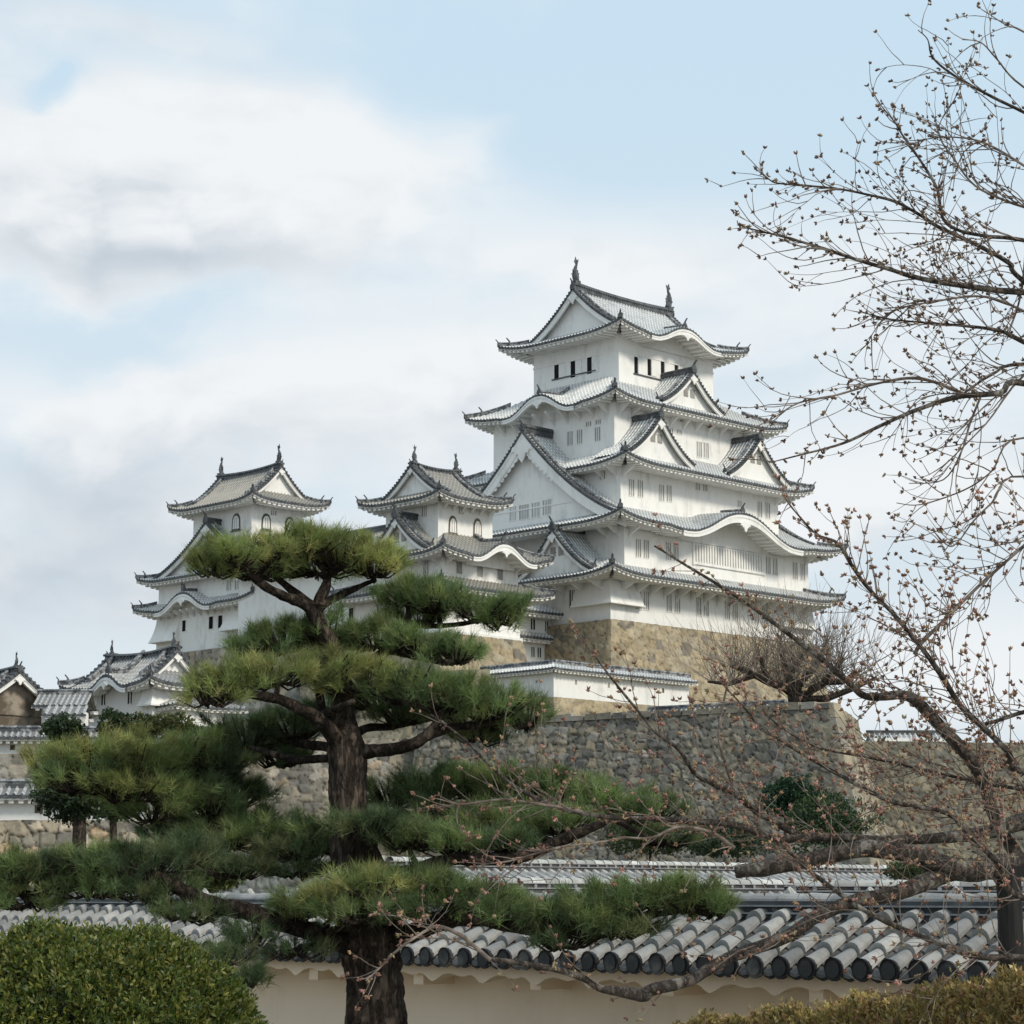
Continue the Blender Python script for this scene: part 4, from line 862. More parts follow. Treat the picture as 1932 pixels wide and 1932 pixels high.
# gabled gate-house at the left edge, ridge running away to the left
G_ = at(36, 1300, 117); ug, vg = w2c(G_); GH = thing('gatehouse', 'brown-walled gatehouse with a wide tiled gable, cut by the left edge', 'gatehouse', (ug, vg + 3, 7), CASTLE)
zr = at(36, 1262, 117)[2]; hw = 3.3; r = mkroof(ug - hw, ug + hw, vg, vg + 12, zr - 2.1, hw, 1.95, a=.6, axis='y', dk=.02, lift=.15, Ld=1.5, tile='grey_roof_tile'); r['ek'] = .6
o = roof_part(r, GH, 'WE', ov=.8); main_gables(r, o, 'S', gk=.5, bt=.28, ends_fish=.36, ridge_h=.35, wall_in=.6, zfl=zr - 2.4, wallmat='stained_plaster')
wall_box(GH, ug - hw + .7, ug + hw - .7, vg + .7, vg + 11, 4, zr - 1.6, 'stained_plaster')
P = at(70, 1318, 116); ua, va = w2c(P); uB = w2c(at(150, 1325, 118.5)); LG = thing('covered_passage', 'short tiled passage roof between the gatehouse and the turret', 'passage roof', (ua + 1, va, 7), WORLD)
P2 = at(140, 1322, 120); r = mkroof(P[0] - .3, P2[0] + 1.5, 116, 119, P[2] - .35, 1.5, .75, a=.9, axis='x', dk=.01, lift=0, W=1.5, tile='grey_roof_tile'); r['ek'] = .5; r['p'] = .25; o = roof_part(r, LG, 'SN', ov=.8)
m = MB(); ridge_bar(m, [(P[0] - .3, 117.5, P[2] + .4), (P2[0] + 1.5, 117.5, P[2] + .4)], .14, .22); part('ridge', m, 'ridge_tile', o); wall_box(LG, P[0] + .1, P2[0] + 1, 116.8, 118, 5, P[2], 'white_plaster')
P = at(75, 1352, 114); P2 = at(160, 1335, 117); r = mkroof(P[0], P2[0] + .6, 114.3, 116.4, at(110, 1350, 115)[2], 1.05, .5, a=.9, axis='x', dk=.01, lift=0, W=1.05, tile='grey_roof_tile'); r['ek'] = .45; o = roof_part(r, LG, 'SN', name='lower_roof', ov=.5); wall_box(LG, P2[0] - 1.6, P2[0] + .4, 115, 116, 5, at(110, 1350, 115)[2] + .2)

# ================================================================ shrubs and trees in the middle distance
DK = [(.035, .06, .028), (.05, .08, .035), (.028, .045, .022)]; OL = [(.09, .10, .035), (.12, .12, .045), (.06, .08, .03)]; YG = [(.12, .16, .04), (.15, .19, .05), (.09, .12, .03)]
def bush(label, cat, px, py, rx, ry, Y, pal, n=5000, size=.1, seed=1, parts=4, group=None, name='clipped_shrub', trunk=None):
    P = at(px, py, Y); k = Y / F; ax, az = rx * k, ry * k; R = random.Random(seed)
    t = thing(name, label, cat, (P[0], Y, P[2] - az), group=group)
    E_ = [(P[0] + R.uniform(-.45, .45) * ax, Y + R.uniform(-.3, .3) * ax, P[2] + R.uniform(-.45, .4) * az, ax * R.uniform(.4, .65), ax * R.uniform(.4, .6), az * R.uniform(.4, .62)) for _ in range(parts)]
    part('crown', leaves(E_, n, size, pal, seed), 'leaf', t)
    m = MB()
    for (w, y0_, y1_, dx) in (trunk or [(5, py, py + ry * 1.6, 0)]):
        a = at(px + dx, y0_, Y); b = at(px + dx, y1_, Y); m.tube([b, ((a[0] + b[0]) / 2 + .03, Y, (a[2] + b[2]) / 2), a], [w * k * .55, w * k * .5, w * k * .4], 8)
        for q in range(5): m.tube([a, (a[0] + R.uniform(-.5, .5) * ax, Y + R.uniform(-.3, .3) * ax, a[2] + R.uniform(.1, .5) * az)], [w * k * .25, w * k * .08], 5)
    part('trunk', m, 'pine_bark', t); return t
bush('dark rounded shrub under the turret, left of the other clipped shrubs', 'shrub', 122, 1378, 52, 44, 104, DK, 6000, .16, 2, 6)
bush('dark pointed shrub under the turret windows', 'shrub', 214, 1372, 36, 40, 104, DK, 5000, .16, 3, 6)
bush('dark lumpy shrub under the turret corner', 'shrub', 262, 1376, 48, 36, 104, DK + OL, 5000, .16, 4, 6)
bush('olive-brown shrub nearest the pine, under the turret corner', 'shrub', 328, 1376, 52, 38, 103, OL, 5000, .16, 5, 6)
bush('dark-crowned tree with a bare grey trunk before the lower white wall', 'tree', 128, 1512, 88, 52, 62, DK, 9000, .11, 6, 8, name='clipped_tree', trunk=[(26, 1515, 1625, 20)])
bush('slim dark tree right of the bare grey trunk before the lower white wall', 'tree', 232, 1505, 62, 46, 66, DK, 7000, .11, 7, 7, name='clipped_tree', trunk=[(14, 1510, 1625, -20)])
bush('bright yellow-green shrub at the left, above the lowest pine boughs', 'shrub', 195, 1612, 42, 34, 45, YG, 4000, .09, 8, 5)
bush('yellow-green rounded shrub left of the pale stone wall', 'shrub', 405, 1640, 80, 52, 42, YG + OL, 8000, .08, 9, 7)
bush('dark green conifer bush against the big rampart, right of centre', 'shrub', 1480, 1508, 70, 62, 62, [(.02, .05, .028), (.03, .07, .035)], 9000, .09, 10, 8)
bush('broad green shrub right of the dark conifer bush', 'shrub', 1570, 1556, 100, 70, 60, DK + [(.05, .09, .03)], 9000, .09, 11, 8)
bush('low dark shrub above the tiled copings, behind the cherry limb', 'shrub', 1390, 1580, 110, 42, 55, DK, 7000, .08, 12, 8)
bush('dark shrub at the right edge under the thick cherry limb', 'shrub', 1770, 1650, 110, 36, 50, DK + OL, 8000, .08, 13, 8)
bush('olive shrub behind the pine boughs, right of the pine trunk', 'shrub', 1225, 1575, 100, 46, 56, OL + DK, 7000, .08, 14, 8)

# pruned bare tree on the rampart
BT = thing('bare_tree', 'bare pruned tree with knobby limbs and fine upright shoots, before the keep base', 'tree', at(1502, 1335, 127)); Yb = 127
def tk(px, py, dy=0): return at(px, py, Yb + dy)
m = MB(); k = Yb / F
limbs = [([(1502, 1340, 0), (1500, 1315, 0), (1497, 1300, 0)], [19, 17, 16]), ([(1500, 1312, 0), (1478, 1296, -.4), (1452, 1288, -.6), (1425, 1274, -.8), (1400, 1262, -1)], [12, 9, 8, 7, 5]),
         ([(1497, 1304, 0), (1485, 1270, .3), (1478, 1245, .5), (1474, 1222, .6)], [12, 9, 7, 5]), ([(1499, 1304, 0), (1516, 1280, .2), (1535, 1262, .4), (1548, 1240, .8)], [11, 9, 8, 5]),
         ([(1504, 1312, 0), (1535, 1300, -.5), (1560, 1285, -.9), (1578, 1262, -1.2), (1590, 1240, -1.4)], [11, 9, 8, 7, 5]), ([(1560, 1287, -.9), (1590, 1287, -1), (1615, 1270, -1)], [8, 6, 4]),
         ([(1488, 1275, .3), (1510, 1245, 0), (1522, 1222, -.4)], [7, 6, 4]), ([(1452, 1288, -.6), (1440, 1262, -.8), (1436, 1240, -1)], [7, 5, 4]), ([(1400, 1262, -1), (1378, 1256, -1.1)], [5, 4])]
limbs += [([(1504, 1320, 0), (1560, 1318, -.6), (1610, 1300, -1), (1650, 1280, -1.2)], [9, 8, 6, 4]), ([(1474, 1222, .6), (1466, 1195, .7)], [5, 3]), ([(1548, 1240, .8), (1562, 1205, .9)], [5, 3]), ([(1425, 1274, -.8), (1375, 1290, -1), (1335, 1286, -1.1)], [6, 5, 3])]
tips = []
for pts, ws in limbs:
    ws = [w * 1.7 for w in ws]
    P = [tk(*q) for q in pts]; m.tube(P, [w * k * .5 for w in ws], 7, jit=.12)
    for i in range(1, len(P)): tips.append((P[i - 1], P[i]))
part('trunk', m, 'pine_bark', BT)
m = MB(); R = random.Random(9)
for i in range(640):
    a, b = R.choice(tips); f = R.random(); p = [a[j] + (b[j] - a[j]) * f for j in range(3)]; L = R.uniform(1.2, 5.4); dx = R.gauss(0, .6); dy = R.gauss(0, .4); dz = R.uniform(.55, 1.)
    q1 = (p[0] + dx * L * .6, p[1] + dy * L * .5, p[2] + dz * L * .4); q2 = (q1[0] + dx * L * .25 + R.gauss(0, .1), q1[1] + dy * L * .3, q1[2] + dz * L * .55); m.tube([tuple(p), q1, q2], [.024, .016, .007], 3, cap=False)
    if R.random() < .6: m.tube([q1, (q1[0] + R.gauss(0, .4), q1[1] + R.gauss(0, .3), q1[2] + R.uniform(.3, .9))], [.014, .007], 3, cap=False)
part('shoots', m, 'grey_twig', BT, kind='stuff')

# ================================================================ nearer tiled walls
c2 = at(1000, 1640, 33); fr = (c2[0], 33, radians(48)); xa = hitS(862, 1640, 0, fr)[0]; xb = hitS(1640, 1650, 0, fr)[0] + 3
dobei('plaster_wall', 'tiled coping with slanting white tile rows, just right of the pine trunk', fr, xa, xb, -1.7, -.42, 1.0, .46, p=.28, ek=.5, rh=.22)
c3 = at(1000, 1614, 46); fr = (c3[0], 46, radians(48)); xa = hitS(735, 1614, 0, fr)[0]; xb = hitS(1730, 1620, 0, fr)[0]
dobei('plaster_wall', 'pale-ridged tiled coping rising behind the slanting tile rows', fr, xa, xb, -1.7, .10, 1.0, .40, p=.28, ek=.5, rh=.3)
c4 = at(1700, 1664, 33); fr = (c4[0], 33, radians(-12)); xa = hitS(1500, 1664, 0, fr)[0]
dobei('plaster_wall', 'tiled coping behind the wooden prop at the right edge', fr, xa, xa + 12, -1.7, -.4, .8, .4, p=.28, ek=.5, rh=.25)

# the near wall: individual round tiles, end discs, wavy plaster cornice
TH = radians(-47); FR = (0.0, 22.9, TH); NW = thing('plaster_wall', 'long near tan wall with large round tiles along its eave, crossing behind the pine trunk', 'wall', (0, 0, -1.7), FR)
X0n, X1n = -13.5, 15.0
def xs(px): return hitS(px, 1800, -.9, FR)[0]
wall_box(NW, X0n, X1n, -.28, .28, -1.7, -.6, 'aged_plaster', 'plaster_wall')
ZE, ZR, HW = -.66, -.20, .92; pt = .285; sl_ = math.atan2(ZR - ZE, HW - .12)
NTONE = [(.29, .285, .27), (.33, .32, .305), (.26, .258, .25), (.36, .35, .33), (.235, .232, .226)]
R = random.Random(3)
for sgn, nm in ((-1, 'tiled_slope'), (1, 'tiled_slope')):
    m = MB(); n = int((X1n - X0n) / pt); SLn = sqrt((HW - .12) ** 2 + (ZR - ZE) ** 2); L = .25; rows = int(SLn / L) + 1
    def Pt(x, s, h): return (x, sgn * (HW - s * cos(sl_) ) , ZE + s * sin(sl_) + h)
    for i in range(n):
        x = X0n + (i + .5) * pt
        for j in range(rows):
            s0, s1 = j * L, min(SLn, (j + 1) * L + .02); c = R.choice(NTONE); kk = R.uniform(.7, 1.2); c = (c[0] * kk, c[1] * kk, c[2] * kk); ra, rb = .094, .067; row0 = []; row1 = []; dxj = R.uniform(-.006, .006)
            row00 = []
            for q in range(9):
                th = pi * q / 8; row00.append(Pt(x + dxj + cos(th) * (ra - .022), s0, .02 + sin(th) * (ra - .022))); row0.append(Pt(x + dxj + cos(th) * ra, s0, .045 + sin(th) * ra)); row1.append(Pt(x + dxj * .5 + cos(th) * rb, s1, .02 + sin(th) * rb))
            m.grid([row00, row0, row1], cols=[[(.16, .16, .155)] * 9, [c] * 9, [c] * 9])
            # pan tiles: two short courses between neighbouring round tiles
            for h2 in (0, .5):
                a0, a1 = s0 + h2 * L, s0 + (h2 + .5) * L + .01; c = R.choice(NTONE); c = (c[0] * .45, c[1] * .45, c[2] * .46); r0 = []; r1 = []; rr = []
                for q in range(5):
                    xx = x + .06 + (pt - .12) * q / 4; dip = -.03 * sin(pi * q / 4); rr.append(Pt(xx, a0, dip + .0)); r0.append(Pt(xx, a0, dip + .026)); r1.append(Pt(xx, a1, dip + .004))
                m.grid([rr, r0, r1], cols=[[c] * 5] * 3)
        # end disc
    so_ = part(nm, m, 'wall_tile', NW, smooth=False)
    m = MB()
    for i in range(n):
        x = X0n + (i + .5) * pt; dc = (.022, .022, .024); y = sgn * (HW + .018)
        for (rad, off, cc) in ((.098, 0., (.02, .02, .022)), (.07, -.010, (.035, .035, .036))):
            ring = [(x + cos(2 * pi * q / 14) * rad, y - sgn * off * -1 * .0 + sgn * (.012 if rad < .09 else 0), ZE + .045 + sin(2 * pi * q / 14) * rad) for q in range(14)]
            m.poly(ring if sgn < 0 else ring[::-1], col=cc)
        m.tube([(x, y, ZE + .045), (x, y - sgn * .06, ZE + .055)], [.1, .085], 14, col=dc, cap=False)
        xx = x + pt / 2; w = pt / 2 - .04                      # drip tile between the discs
        m.slab([(xx - w - .03, y - sgn * .03, ZE + .02), (xx - w * .5, y - sgn * .03, ZE - .035), (xx, y - sgn * .03, ZE - .055), (xx + w * .5, y - sgn * .03, ZE - .035), (xx + w + .03, y - sgn * .03, ZE + .02), (xx, y - sgn * .03, ZE + .0)], (0, -sgn * .03, 0)); m.c += [dc] * 12
    part('eave_tiles', m, 'wall_tile', so_)
# cornice boards with scalloped lower edge
for sgn in (-1, 1):
    m = MB(); nn = int((X1n - X0n) / .05); top = []; bot = []; back = []; t2 = []
    for i in range(nn + 1):
        x = X0n + (X1n - X0n) * i / nn; ph = (x / (pt * 2.6)) % 1; dip = .075 * max(0, 1 - abs(ph - .5) / .2) + .014 * sin(2 * pi * ph * 2); y = sgn * (HW - .16)
        top.append((x, y, ZE + .01)); t2.append((x, sgn * .2, ZE + .06)); bot.append((x, y, ZE - .13 - dip)); back.append((x, sgn * .27, ZE - .10 - dip * .3))
    m.grid([t2, top, bot, back]); part('cornice', m, 'cornice_plaster', NW)
m = MB()
for i in range(int((X1n - X0n) / 1.71)): 
    x = X0n + .9 + i * 1.71; m.box(x - .075, x + .075, -(HW - .22), -.2, ZE - .24, ZE - .1)
part('corbels', m, 'cornice_plaster', NW)
m = MB()
def rb(y0, y1, z0, z1, c): m.box(X0n, X1n, y0, y1, z0, z1, col=c)
rb(-.17, .17, ZR - .06, ZR + .02, (.10, .105, .11)); rb(-.20, .20, ZR + .02, ZR + .035, (.30, .31, .32)); rb(-.15, .15, ZR + .035, ZR + .085, (.05, .055, .06)); rb(-.19, .19, ZR + .085, ZR + .10, (.26, .27, .28)); rb(-.14, .14, ZR + .10, ZR + .135, (.06, .065, .07))
rd = part('ridge', m, 'wall_tile', NW)
m = MB()
for i in range(int((X1n - X0n) / .3)):
    x = X0n + i * .3; c = R.choice(NTONE); r0 = [(x, cos(pi * q / 8) * .12, ZR + .125 + sin(pi * q / 8) * .085) for q in range(9)]; r1 = [(x + .302, cos(pi * q / 8) * .108, ZR + .125 + sin(pi * q / 8) * .072) for q in range(9)]; m.grid([r0, r1], cols=[[c] * 9] * 2)
    if i % 3 == 0: m.tube([(x, -.15, ZR + .06), (x, .15, ZR + .06)], .035, 8, col=(.2, .2, .2)); m.tube([(x, 0, ZR + .16), (x + .05, 0, ZR + .225), (x + .10, 0, ZR + .16)], [.05, .038, .05], 8, col=(.4, .39, .36))
part('ridge_cap', m, 'wall_tile', rd)

# ================================================================ the pine
PY = 17.0
def pk(px, py, dy=0.): return at(px, py, PY + dy)
k_ = PY / F
pine = thing('pine_tree', 'tall cloud-pruned pine with layered needle pads, in front of the near tan wall', 'pine tree', (pk(705, 1932)[0], PY, -1.7))
def spline(pts, n=6):
    P = [mathutils.Vector(p) for p in pts]; out = []
    for i in range(len(P) - 1):
        p0 = P[max(0, i - 1)]; p1 = P[i]; p2 = P[i + 1]; p3 = P[min(len(P) - 1, i + 2)]
        for j in range(n):
            t = j / n; out.append(.5 * ((2 * p1) + (-p0 + p2) * t + (2 * p0 - 5 * p1 + 4 * p2 - p3) * t * t + (-p0 + 3 * p1 - 3 * p2 + p3) * t ** 3))
    out.append(P[-1]); return out
def bark_tube(pts, widths, kk, seg=20, rough=.10, n=6, sc=9., wob=.0):
    """tapered limb with a displaced, plated surface"""
    W_ = [mathutils.Vector((w, 0, 0)) for w in widths]; P = spline(pts, n); R_ = [w.x * kk * .5 for w in spline([(w, 0, 0) for w in widths], n)]
    m = MB(); P2 = []
    for i, p in enumerate(P):
        q = mathutils.noise.noise_vector(p * 3.1) * R_[i] * wob; P2.append(p + q)
    m.tube([tuple(p) for p in P2], R_, seg)
    for i, v in enumerate(m.v):
        ring = min(i // seg, len(P2) - 1); c = P2[ring]; vv = mathutils.Vector(v); d = vv - c
        q = mathutils.Vector((vv.x * sc, vv.y * sc, vv.z * sc * .35)); f = mathutils.noise.fractal(q, .6, 2.2, 3) * rough - abs(mathutils.noise.noise(q * 1.7)) * rough * .9
        m.v[i] = tuple(c + d * (1 + f))
    return m
tr = bark_tube([(*pk(712, 1990),), pk(708, 1932), pk(706, 1850), pk(702, 1795), pk(696, 1760), pk(686, 1715), pk(677, 1670), pk(668, 1620), pk(660, 1560), pk(656, 1500), pk(656, 1450), pk(655, 1415), pk(650, 1375, .05), pk(648, 1330, .1), pk(642, 1280, .1), pk(632, 1230, .05), pk(610, 1190), pk(594, 1158)],
               [118, 112, 106, 112, 124, 108, 100, 88, 72, 70, 72, 76, 52, 42, 37, 33, 30, 27], k_, 44, .14, 9, 11)
part('trunk', tr, 'pine_bark', pine, smooth=True)
PL = [  # limbs: list of (px, py, depth offset) and widths
 ([(594, 1165, 0), (580, 1145, 0), (548, 1130, -.1), (510, 1112, -.2), (480, 1092, -.2), (462, 1072, -.3)], [26, 22, 20, 18, 15, 9]),
 ([(596, 1165, 0), (602, 1140, .1), (614, 1110, .1), (622, 1085, .2)], [24, 24, 20, 12]),
 ([(600, 1150, 0), (630, 1130, .2), (665, 1112, .3), (705, 1095, .3)], [20, 17, 13, 8]),
 ([(585, 1142, 0), (540, 1105, .3), (500, 1080, .4), (440, 1075, .3)], [20, 15, 11, 7]),
 ([(650, 1425, 0), (625, 1385, -.1), (598, 1355, -.2), (560, 1335, -.3), (520, 1318, -.4), (470, 1308, -.5), (430, 1290, -.5)], [40, 32, 28, 22, 20, 17, 10]),
 ([(612, 1365, -.1), (606, 1335, 0), (602, 1310, 0), (598, 1285, .1)], [22, 19, 16, 10]),
 ([(610, 1350, -.1), (640, 1335, -.3), (668, 1322, -.4)], [18, 15, 10]),
 ([(645, 1435, 0), (610, 1432, 0), (560, 1434, .1), (520, 1424, .2), (470, 1410, .3)], [24, 17, 15, 13, 8]),
 ([(650, 1418, 0), (610, 1408, .4), (560, 1402, .7), (500, 1410, .9), (450, 1420, 1.)], [22, 20, 17, 14, 8]),
 ([(665, 1425, 0), (700, 1420, -.1), (745, 1412, -.2), (785, 1400, -.3), (812, 1378, -.3), (830, 1350, -.3)], [34, 27, 24, 22, 20, 12]),
 ([(800, 1390, -.3), (850, 1372, -.2), (900, 1368, -.1), (950, 1360, 0), (990, 1352, .1)], [20, 17, 15, 12, 7]),
 ([(655, 1395, .1), (690, 1375, .4), (740, 1370, .6), (800, 1358, .7), (860, 1350, .7)], [20, 17, 15, 13, 8]),
 ([(642, 1270, .1), (690, 1255, .2), (735, 1228, .2), (780, 1238, .1), (840, 1250, 0), (885, 1248, 0)], [20, 22, 18, 15, 12, 7]),
 ([(640, 1250, .1), (590, 1232, .2), (540, 1226, .2), (480, 1228, .1), (445, 1225, .1)], [16, 13, 11, 9, 6]),
 ([(625, 1210, 0), (700, 1190, .5), (770, 1180, .7), (830, 1182, .7), (900, 1172, .6), (945, 1168, .6)], [15, 13, 12, 11, 9, 6]),
 ([(690, 1640, 0), (730, 1650, -.2), (790, 1640, -.4), (850, 1622, -.5), (930, 1620, -.5), (1000, 1612, -.5), (1050, 1588, -.4), (1100, 1568, -.4), (1160, 1545, -.3)], [40, 30, 26, 24, 24, 22, 22, 20, 10]),
 ([(665, 1560, 0), (720, 1555, .5), (790, 1545, .8), (870, 1530, 1.), (960, 1520, 1.)], [22, 18, 15, 12, 8]),
 ([(650, 1610, 0), (600, 1595, .2), (520, 1592, .4), (450, 1570, .5), (400, 1552, .5), (350, 1545, .4), (300, 1520, .3), (260, 1480, .2), (200, 1470, .2), (130, 1468, .2)], [36, 28, 24, 24, 25, 24, 20, 14, 11, 7]),
 ([(350, 1545, .4), (372, 1500, .6), (400, 1465, .8)], [16, 12, 8]),
 ([(690, 1785, 0), (650, 1778, -.2), (600, 1758, -.3), (545, 1745, -.4), (495, 1728, -.5), (440, 1716, -.6), (395, 1704, -.6), (345, 1682, -.6), (305, 1655, -.6), (262, 1640, -.5), (190, 1640, -.5), (100, 1650, -.4), (20, 1650, -.4)], [62, 44, 38, 33, 32, 33, 30, 26, 20, 16, 13, 11, 7]),
 ([(330, 1672, -.6), (346, 1640, -.5), (362, 1610, -.4)], [16, 12, 8]),
 ([(700, 1770, 0), (760, 1765, -.2), (830, 1740, -.4), (900, 1735, -.5), (980, 1752, -.6), (1060, 1762, -.6), (1140, 1745, -.6), (1230, 1728, -.5), (1310, 1715, -.5)], [50, 36, 30, 26, 22, 22, 18, 14, 8]),
 ([(640, 1775, -.2), (560, 1790, -.5), (490, 1820, -.7), (450, 1850, -.8), (430, 1880, -.8)], [14, 9, 7, 5, 3]),
]
for pts, ws in PL:
    part('limb', bark_tube([pk(*q) for q in pts], ws, k_, 12, .16, 5, 14, .35), 'limb_bark', pine, smooth=True)
def pad(R, c, rx, ry, rz, nt, nn, L, pal):
    """needle pad: tufts through a flattened ellipsoid, needles splayed upwards from each shoot tip"""
    ncl = max(6, nt // 7); dc = R.normal(size=(ncl, 3)); dc /= np.linalg.norm(dc, axis=1)[:, None]; rc = R.uniform(.3, 1, ncl) ** .5 * R.choice([1, 1, 1, 1.12, 1.3], ncl); dc[:, 2] = np.where(R.random(ncl) < .78, np.abs(dc[:, 2]), dc[:, 2] * .5)
    kk = R.integers(0, ncl, nt); d = dc[kk] + R.normal(size=(nt, 3)) * .10; Pc = np.array(c) + (dc * rc[:, None])[kk] * np.array([rx * 1.04, ry * 1.04, rz]) + R.normal(size=(nt, 3)) * np.array([.036, .036, .022])
    ax = d * np.array([1.0, 1.0, .5]) * .75 + R.normal(size=(nt, 3)) * .25 + np.array([0, 0, .8]); ax /= np.linalg.norm(ax, axis=1)[:, None]; ctone = R.uniform(.6, 1.35, ncl)[kk]
    tone = np.array(pal)[R.integers(0, len(pal), ncl)[kk]] * (R.uniform(.85, 1.2, nt) * ctone)[:, None] * 1.36
    P0 = np.repeat(Pc, nn, 0); A = np.repeat(ax, nn, 0); N = len(P0); T = np.repeat(tone, nn, 0) * R.uniform(.8, 1.2, (N, 1))
    dr = A + R.normal(size=(N, 3)) * .62; dr /= np.linalg.norm(dr, axis=1)[:, None]; P0 = P0 + A * R.uniform(-.06, .02, (N, 1)) - dr * .004; ln = L * R.uniform(.6, 1.15, (N, 1))
    sd = np.cross(dr, R.normal(size=(N, 3))); sd /= np.linalg.norm(sd, axis=1)[:, None]; w = .0019
    V = np.stack([P0 - sd * w, P0 + sd * w, P0 + dr * ln + np.array([0, 0, -.004])], 1).reshape(-1, 3); return (V, np.arange(3 * N).reshape(-1, 3), np.repeat(T, 3, 0)), Pc
NY = [(.205, .215, .08), (.17, .195, .075), (.25, .24, .10), (.14, .17, .065), (.16, .19, .07)]; NG = [(.105, .145, .062), (.125, .16, .065), (.085, .12, .055), (.15, .175, .075), (.11, .15, .06)]; ND = [(.07, .10, .05), (.08, .11, .05), (.055, .08, .042), (.12, .135, .065)]  # light painted into needle tones: NY for lit tops, ND for shaded rear pads
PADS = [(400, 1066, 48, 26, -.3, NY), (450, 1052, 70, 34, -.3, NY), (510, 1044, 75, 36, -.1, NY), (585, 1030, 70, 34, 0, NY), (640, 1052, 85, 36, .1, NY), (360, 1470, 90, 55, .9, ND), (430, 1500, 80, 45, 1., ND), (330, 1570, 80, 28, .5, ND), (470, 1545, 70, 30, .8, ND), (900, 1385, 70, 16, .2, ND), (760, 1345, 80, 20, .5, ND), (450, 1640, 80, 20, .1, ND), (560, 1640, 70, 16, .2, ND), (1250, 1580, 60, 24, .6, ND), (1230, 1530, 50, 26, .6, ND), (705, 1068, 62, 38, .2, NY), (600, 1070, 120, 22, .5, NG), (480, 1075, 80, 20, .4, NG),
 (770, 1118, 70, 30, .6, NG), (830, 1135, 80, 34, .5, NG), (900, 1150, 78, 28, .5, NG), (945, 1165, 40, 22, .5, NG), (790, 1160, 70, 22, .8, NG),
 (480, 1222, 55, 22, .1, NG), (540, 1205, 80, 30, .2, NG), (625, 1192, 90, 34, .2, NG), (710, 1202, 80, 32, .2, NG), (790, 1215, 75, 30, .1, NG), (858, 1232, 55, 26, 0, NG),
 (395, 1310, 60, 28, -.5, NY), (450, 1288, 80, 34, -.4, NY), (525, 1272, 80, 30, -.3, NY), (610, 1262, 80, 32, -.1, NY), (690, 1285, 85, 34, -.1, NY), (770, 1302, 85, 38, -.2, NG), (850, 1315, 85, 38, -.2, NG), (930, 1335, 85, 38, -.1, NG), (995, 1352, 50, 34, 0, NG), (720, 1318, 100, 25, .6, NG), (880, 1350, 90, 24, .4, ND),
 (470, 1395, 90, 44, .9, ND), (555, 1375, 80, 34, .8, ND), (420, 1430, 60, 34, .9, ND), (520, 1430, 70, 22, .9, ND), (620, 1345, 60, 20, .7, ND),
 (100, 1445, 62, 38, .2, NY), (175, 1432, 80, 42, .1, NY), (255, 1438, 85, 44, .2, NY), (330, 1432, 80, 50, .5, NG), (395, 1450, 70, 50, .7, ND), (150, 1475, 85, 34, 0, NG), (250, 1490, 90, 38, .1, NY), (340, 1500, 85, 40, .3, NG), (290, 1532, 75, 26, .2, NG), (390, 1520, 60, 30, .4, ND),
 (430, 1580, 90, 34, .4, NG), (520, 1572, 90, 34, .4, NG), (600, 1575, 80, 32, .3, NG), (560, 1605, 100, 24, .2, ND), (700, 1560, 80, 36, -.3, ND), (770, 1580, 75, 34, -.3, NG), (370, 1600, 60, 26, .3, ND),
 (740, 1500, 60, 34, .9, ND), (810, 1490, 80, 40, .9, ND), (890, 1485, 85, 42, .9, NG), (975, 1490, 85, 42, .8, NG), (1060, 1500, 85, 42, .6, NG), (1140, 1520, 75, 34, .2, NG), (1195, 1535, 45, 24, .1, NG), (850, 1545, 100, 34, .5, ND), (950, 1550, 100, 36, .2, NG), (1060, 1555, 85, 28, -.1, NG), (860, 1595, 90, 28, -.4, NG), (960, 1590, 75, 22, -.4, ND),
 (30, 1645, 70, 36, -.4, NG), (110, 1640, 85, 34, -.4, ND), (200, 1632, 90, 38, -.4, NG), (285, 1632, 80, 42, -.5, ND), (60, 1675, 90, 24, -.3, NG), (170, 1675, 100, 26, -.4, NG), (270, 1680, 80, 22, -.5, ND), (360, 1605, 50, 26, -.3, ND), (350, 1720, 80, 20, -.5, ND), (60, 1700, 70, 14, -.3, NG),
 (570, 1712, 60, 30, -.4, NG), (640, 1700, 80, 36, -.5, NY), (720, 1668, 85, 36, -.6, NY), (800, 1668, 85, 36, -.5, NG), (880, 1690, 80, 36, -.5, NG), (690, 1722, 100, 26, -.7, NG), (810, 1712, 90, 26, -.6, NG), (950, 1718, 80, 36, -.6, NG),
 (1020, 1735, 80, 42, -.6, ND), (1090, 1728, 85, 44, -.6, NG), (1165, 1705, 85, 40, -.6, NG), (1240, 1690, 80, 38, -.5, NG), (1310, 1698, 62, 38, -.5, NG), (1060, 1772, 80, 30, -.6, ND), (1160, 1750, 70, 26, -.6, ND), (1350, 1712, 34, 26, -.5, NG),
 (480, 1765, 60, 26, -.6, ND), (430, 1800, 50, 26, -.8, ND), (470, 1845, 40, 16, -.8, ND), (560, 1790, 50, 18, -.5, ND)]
pr = np.random.default_rng(11); groups_ = {}
limb_pts = [mathutils.Vector(pk(*q)) for pts, ws in PL for q in pts[1:]]
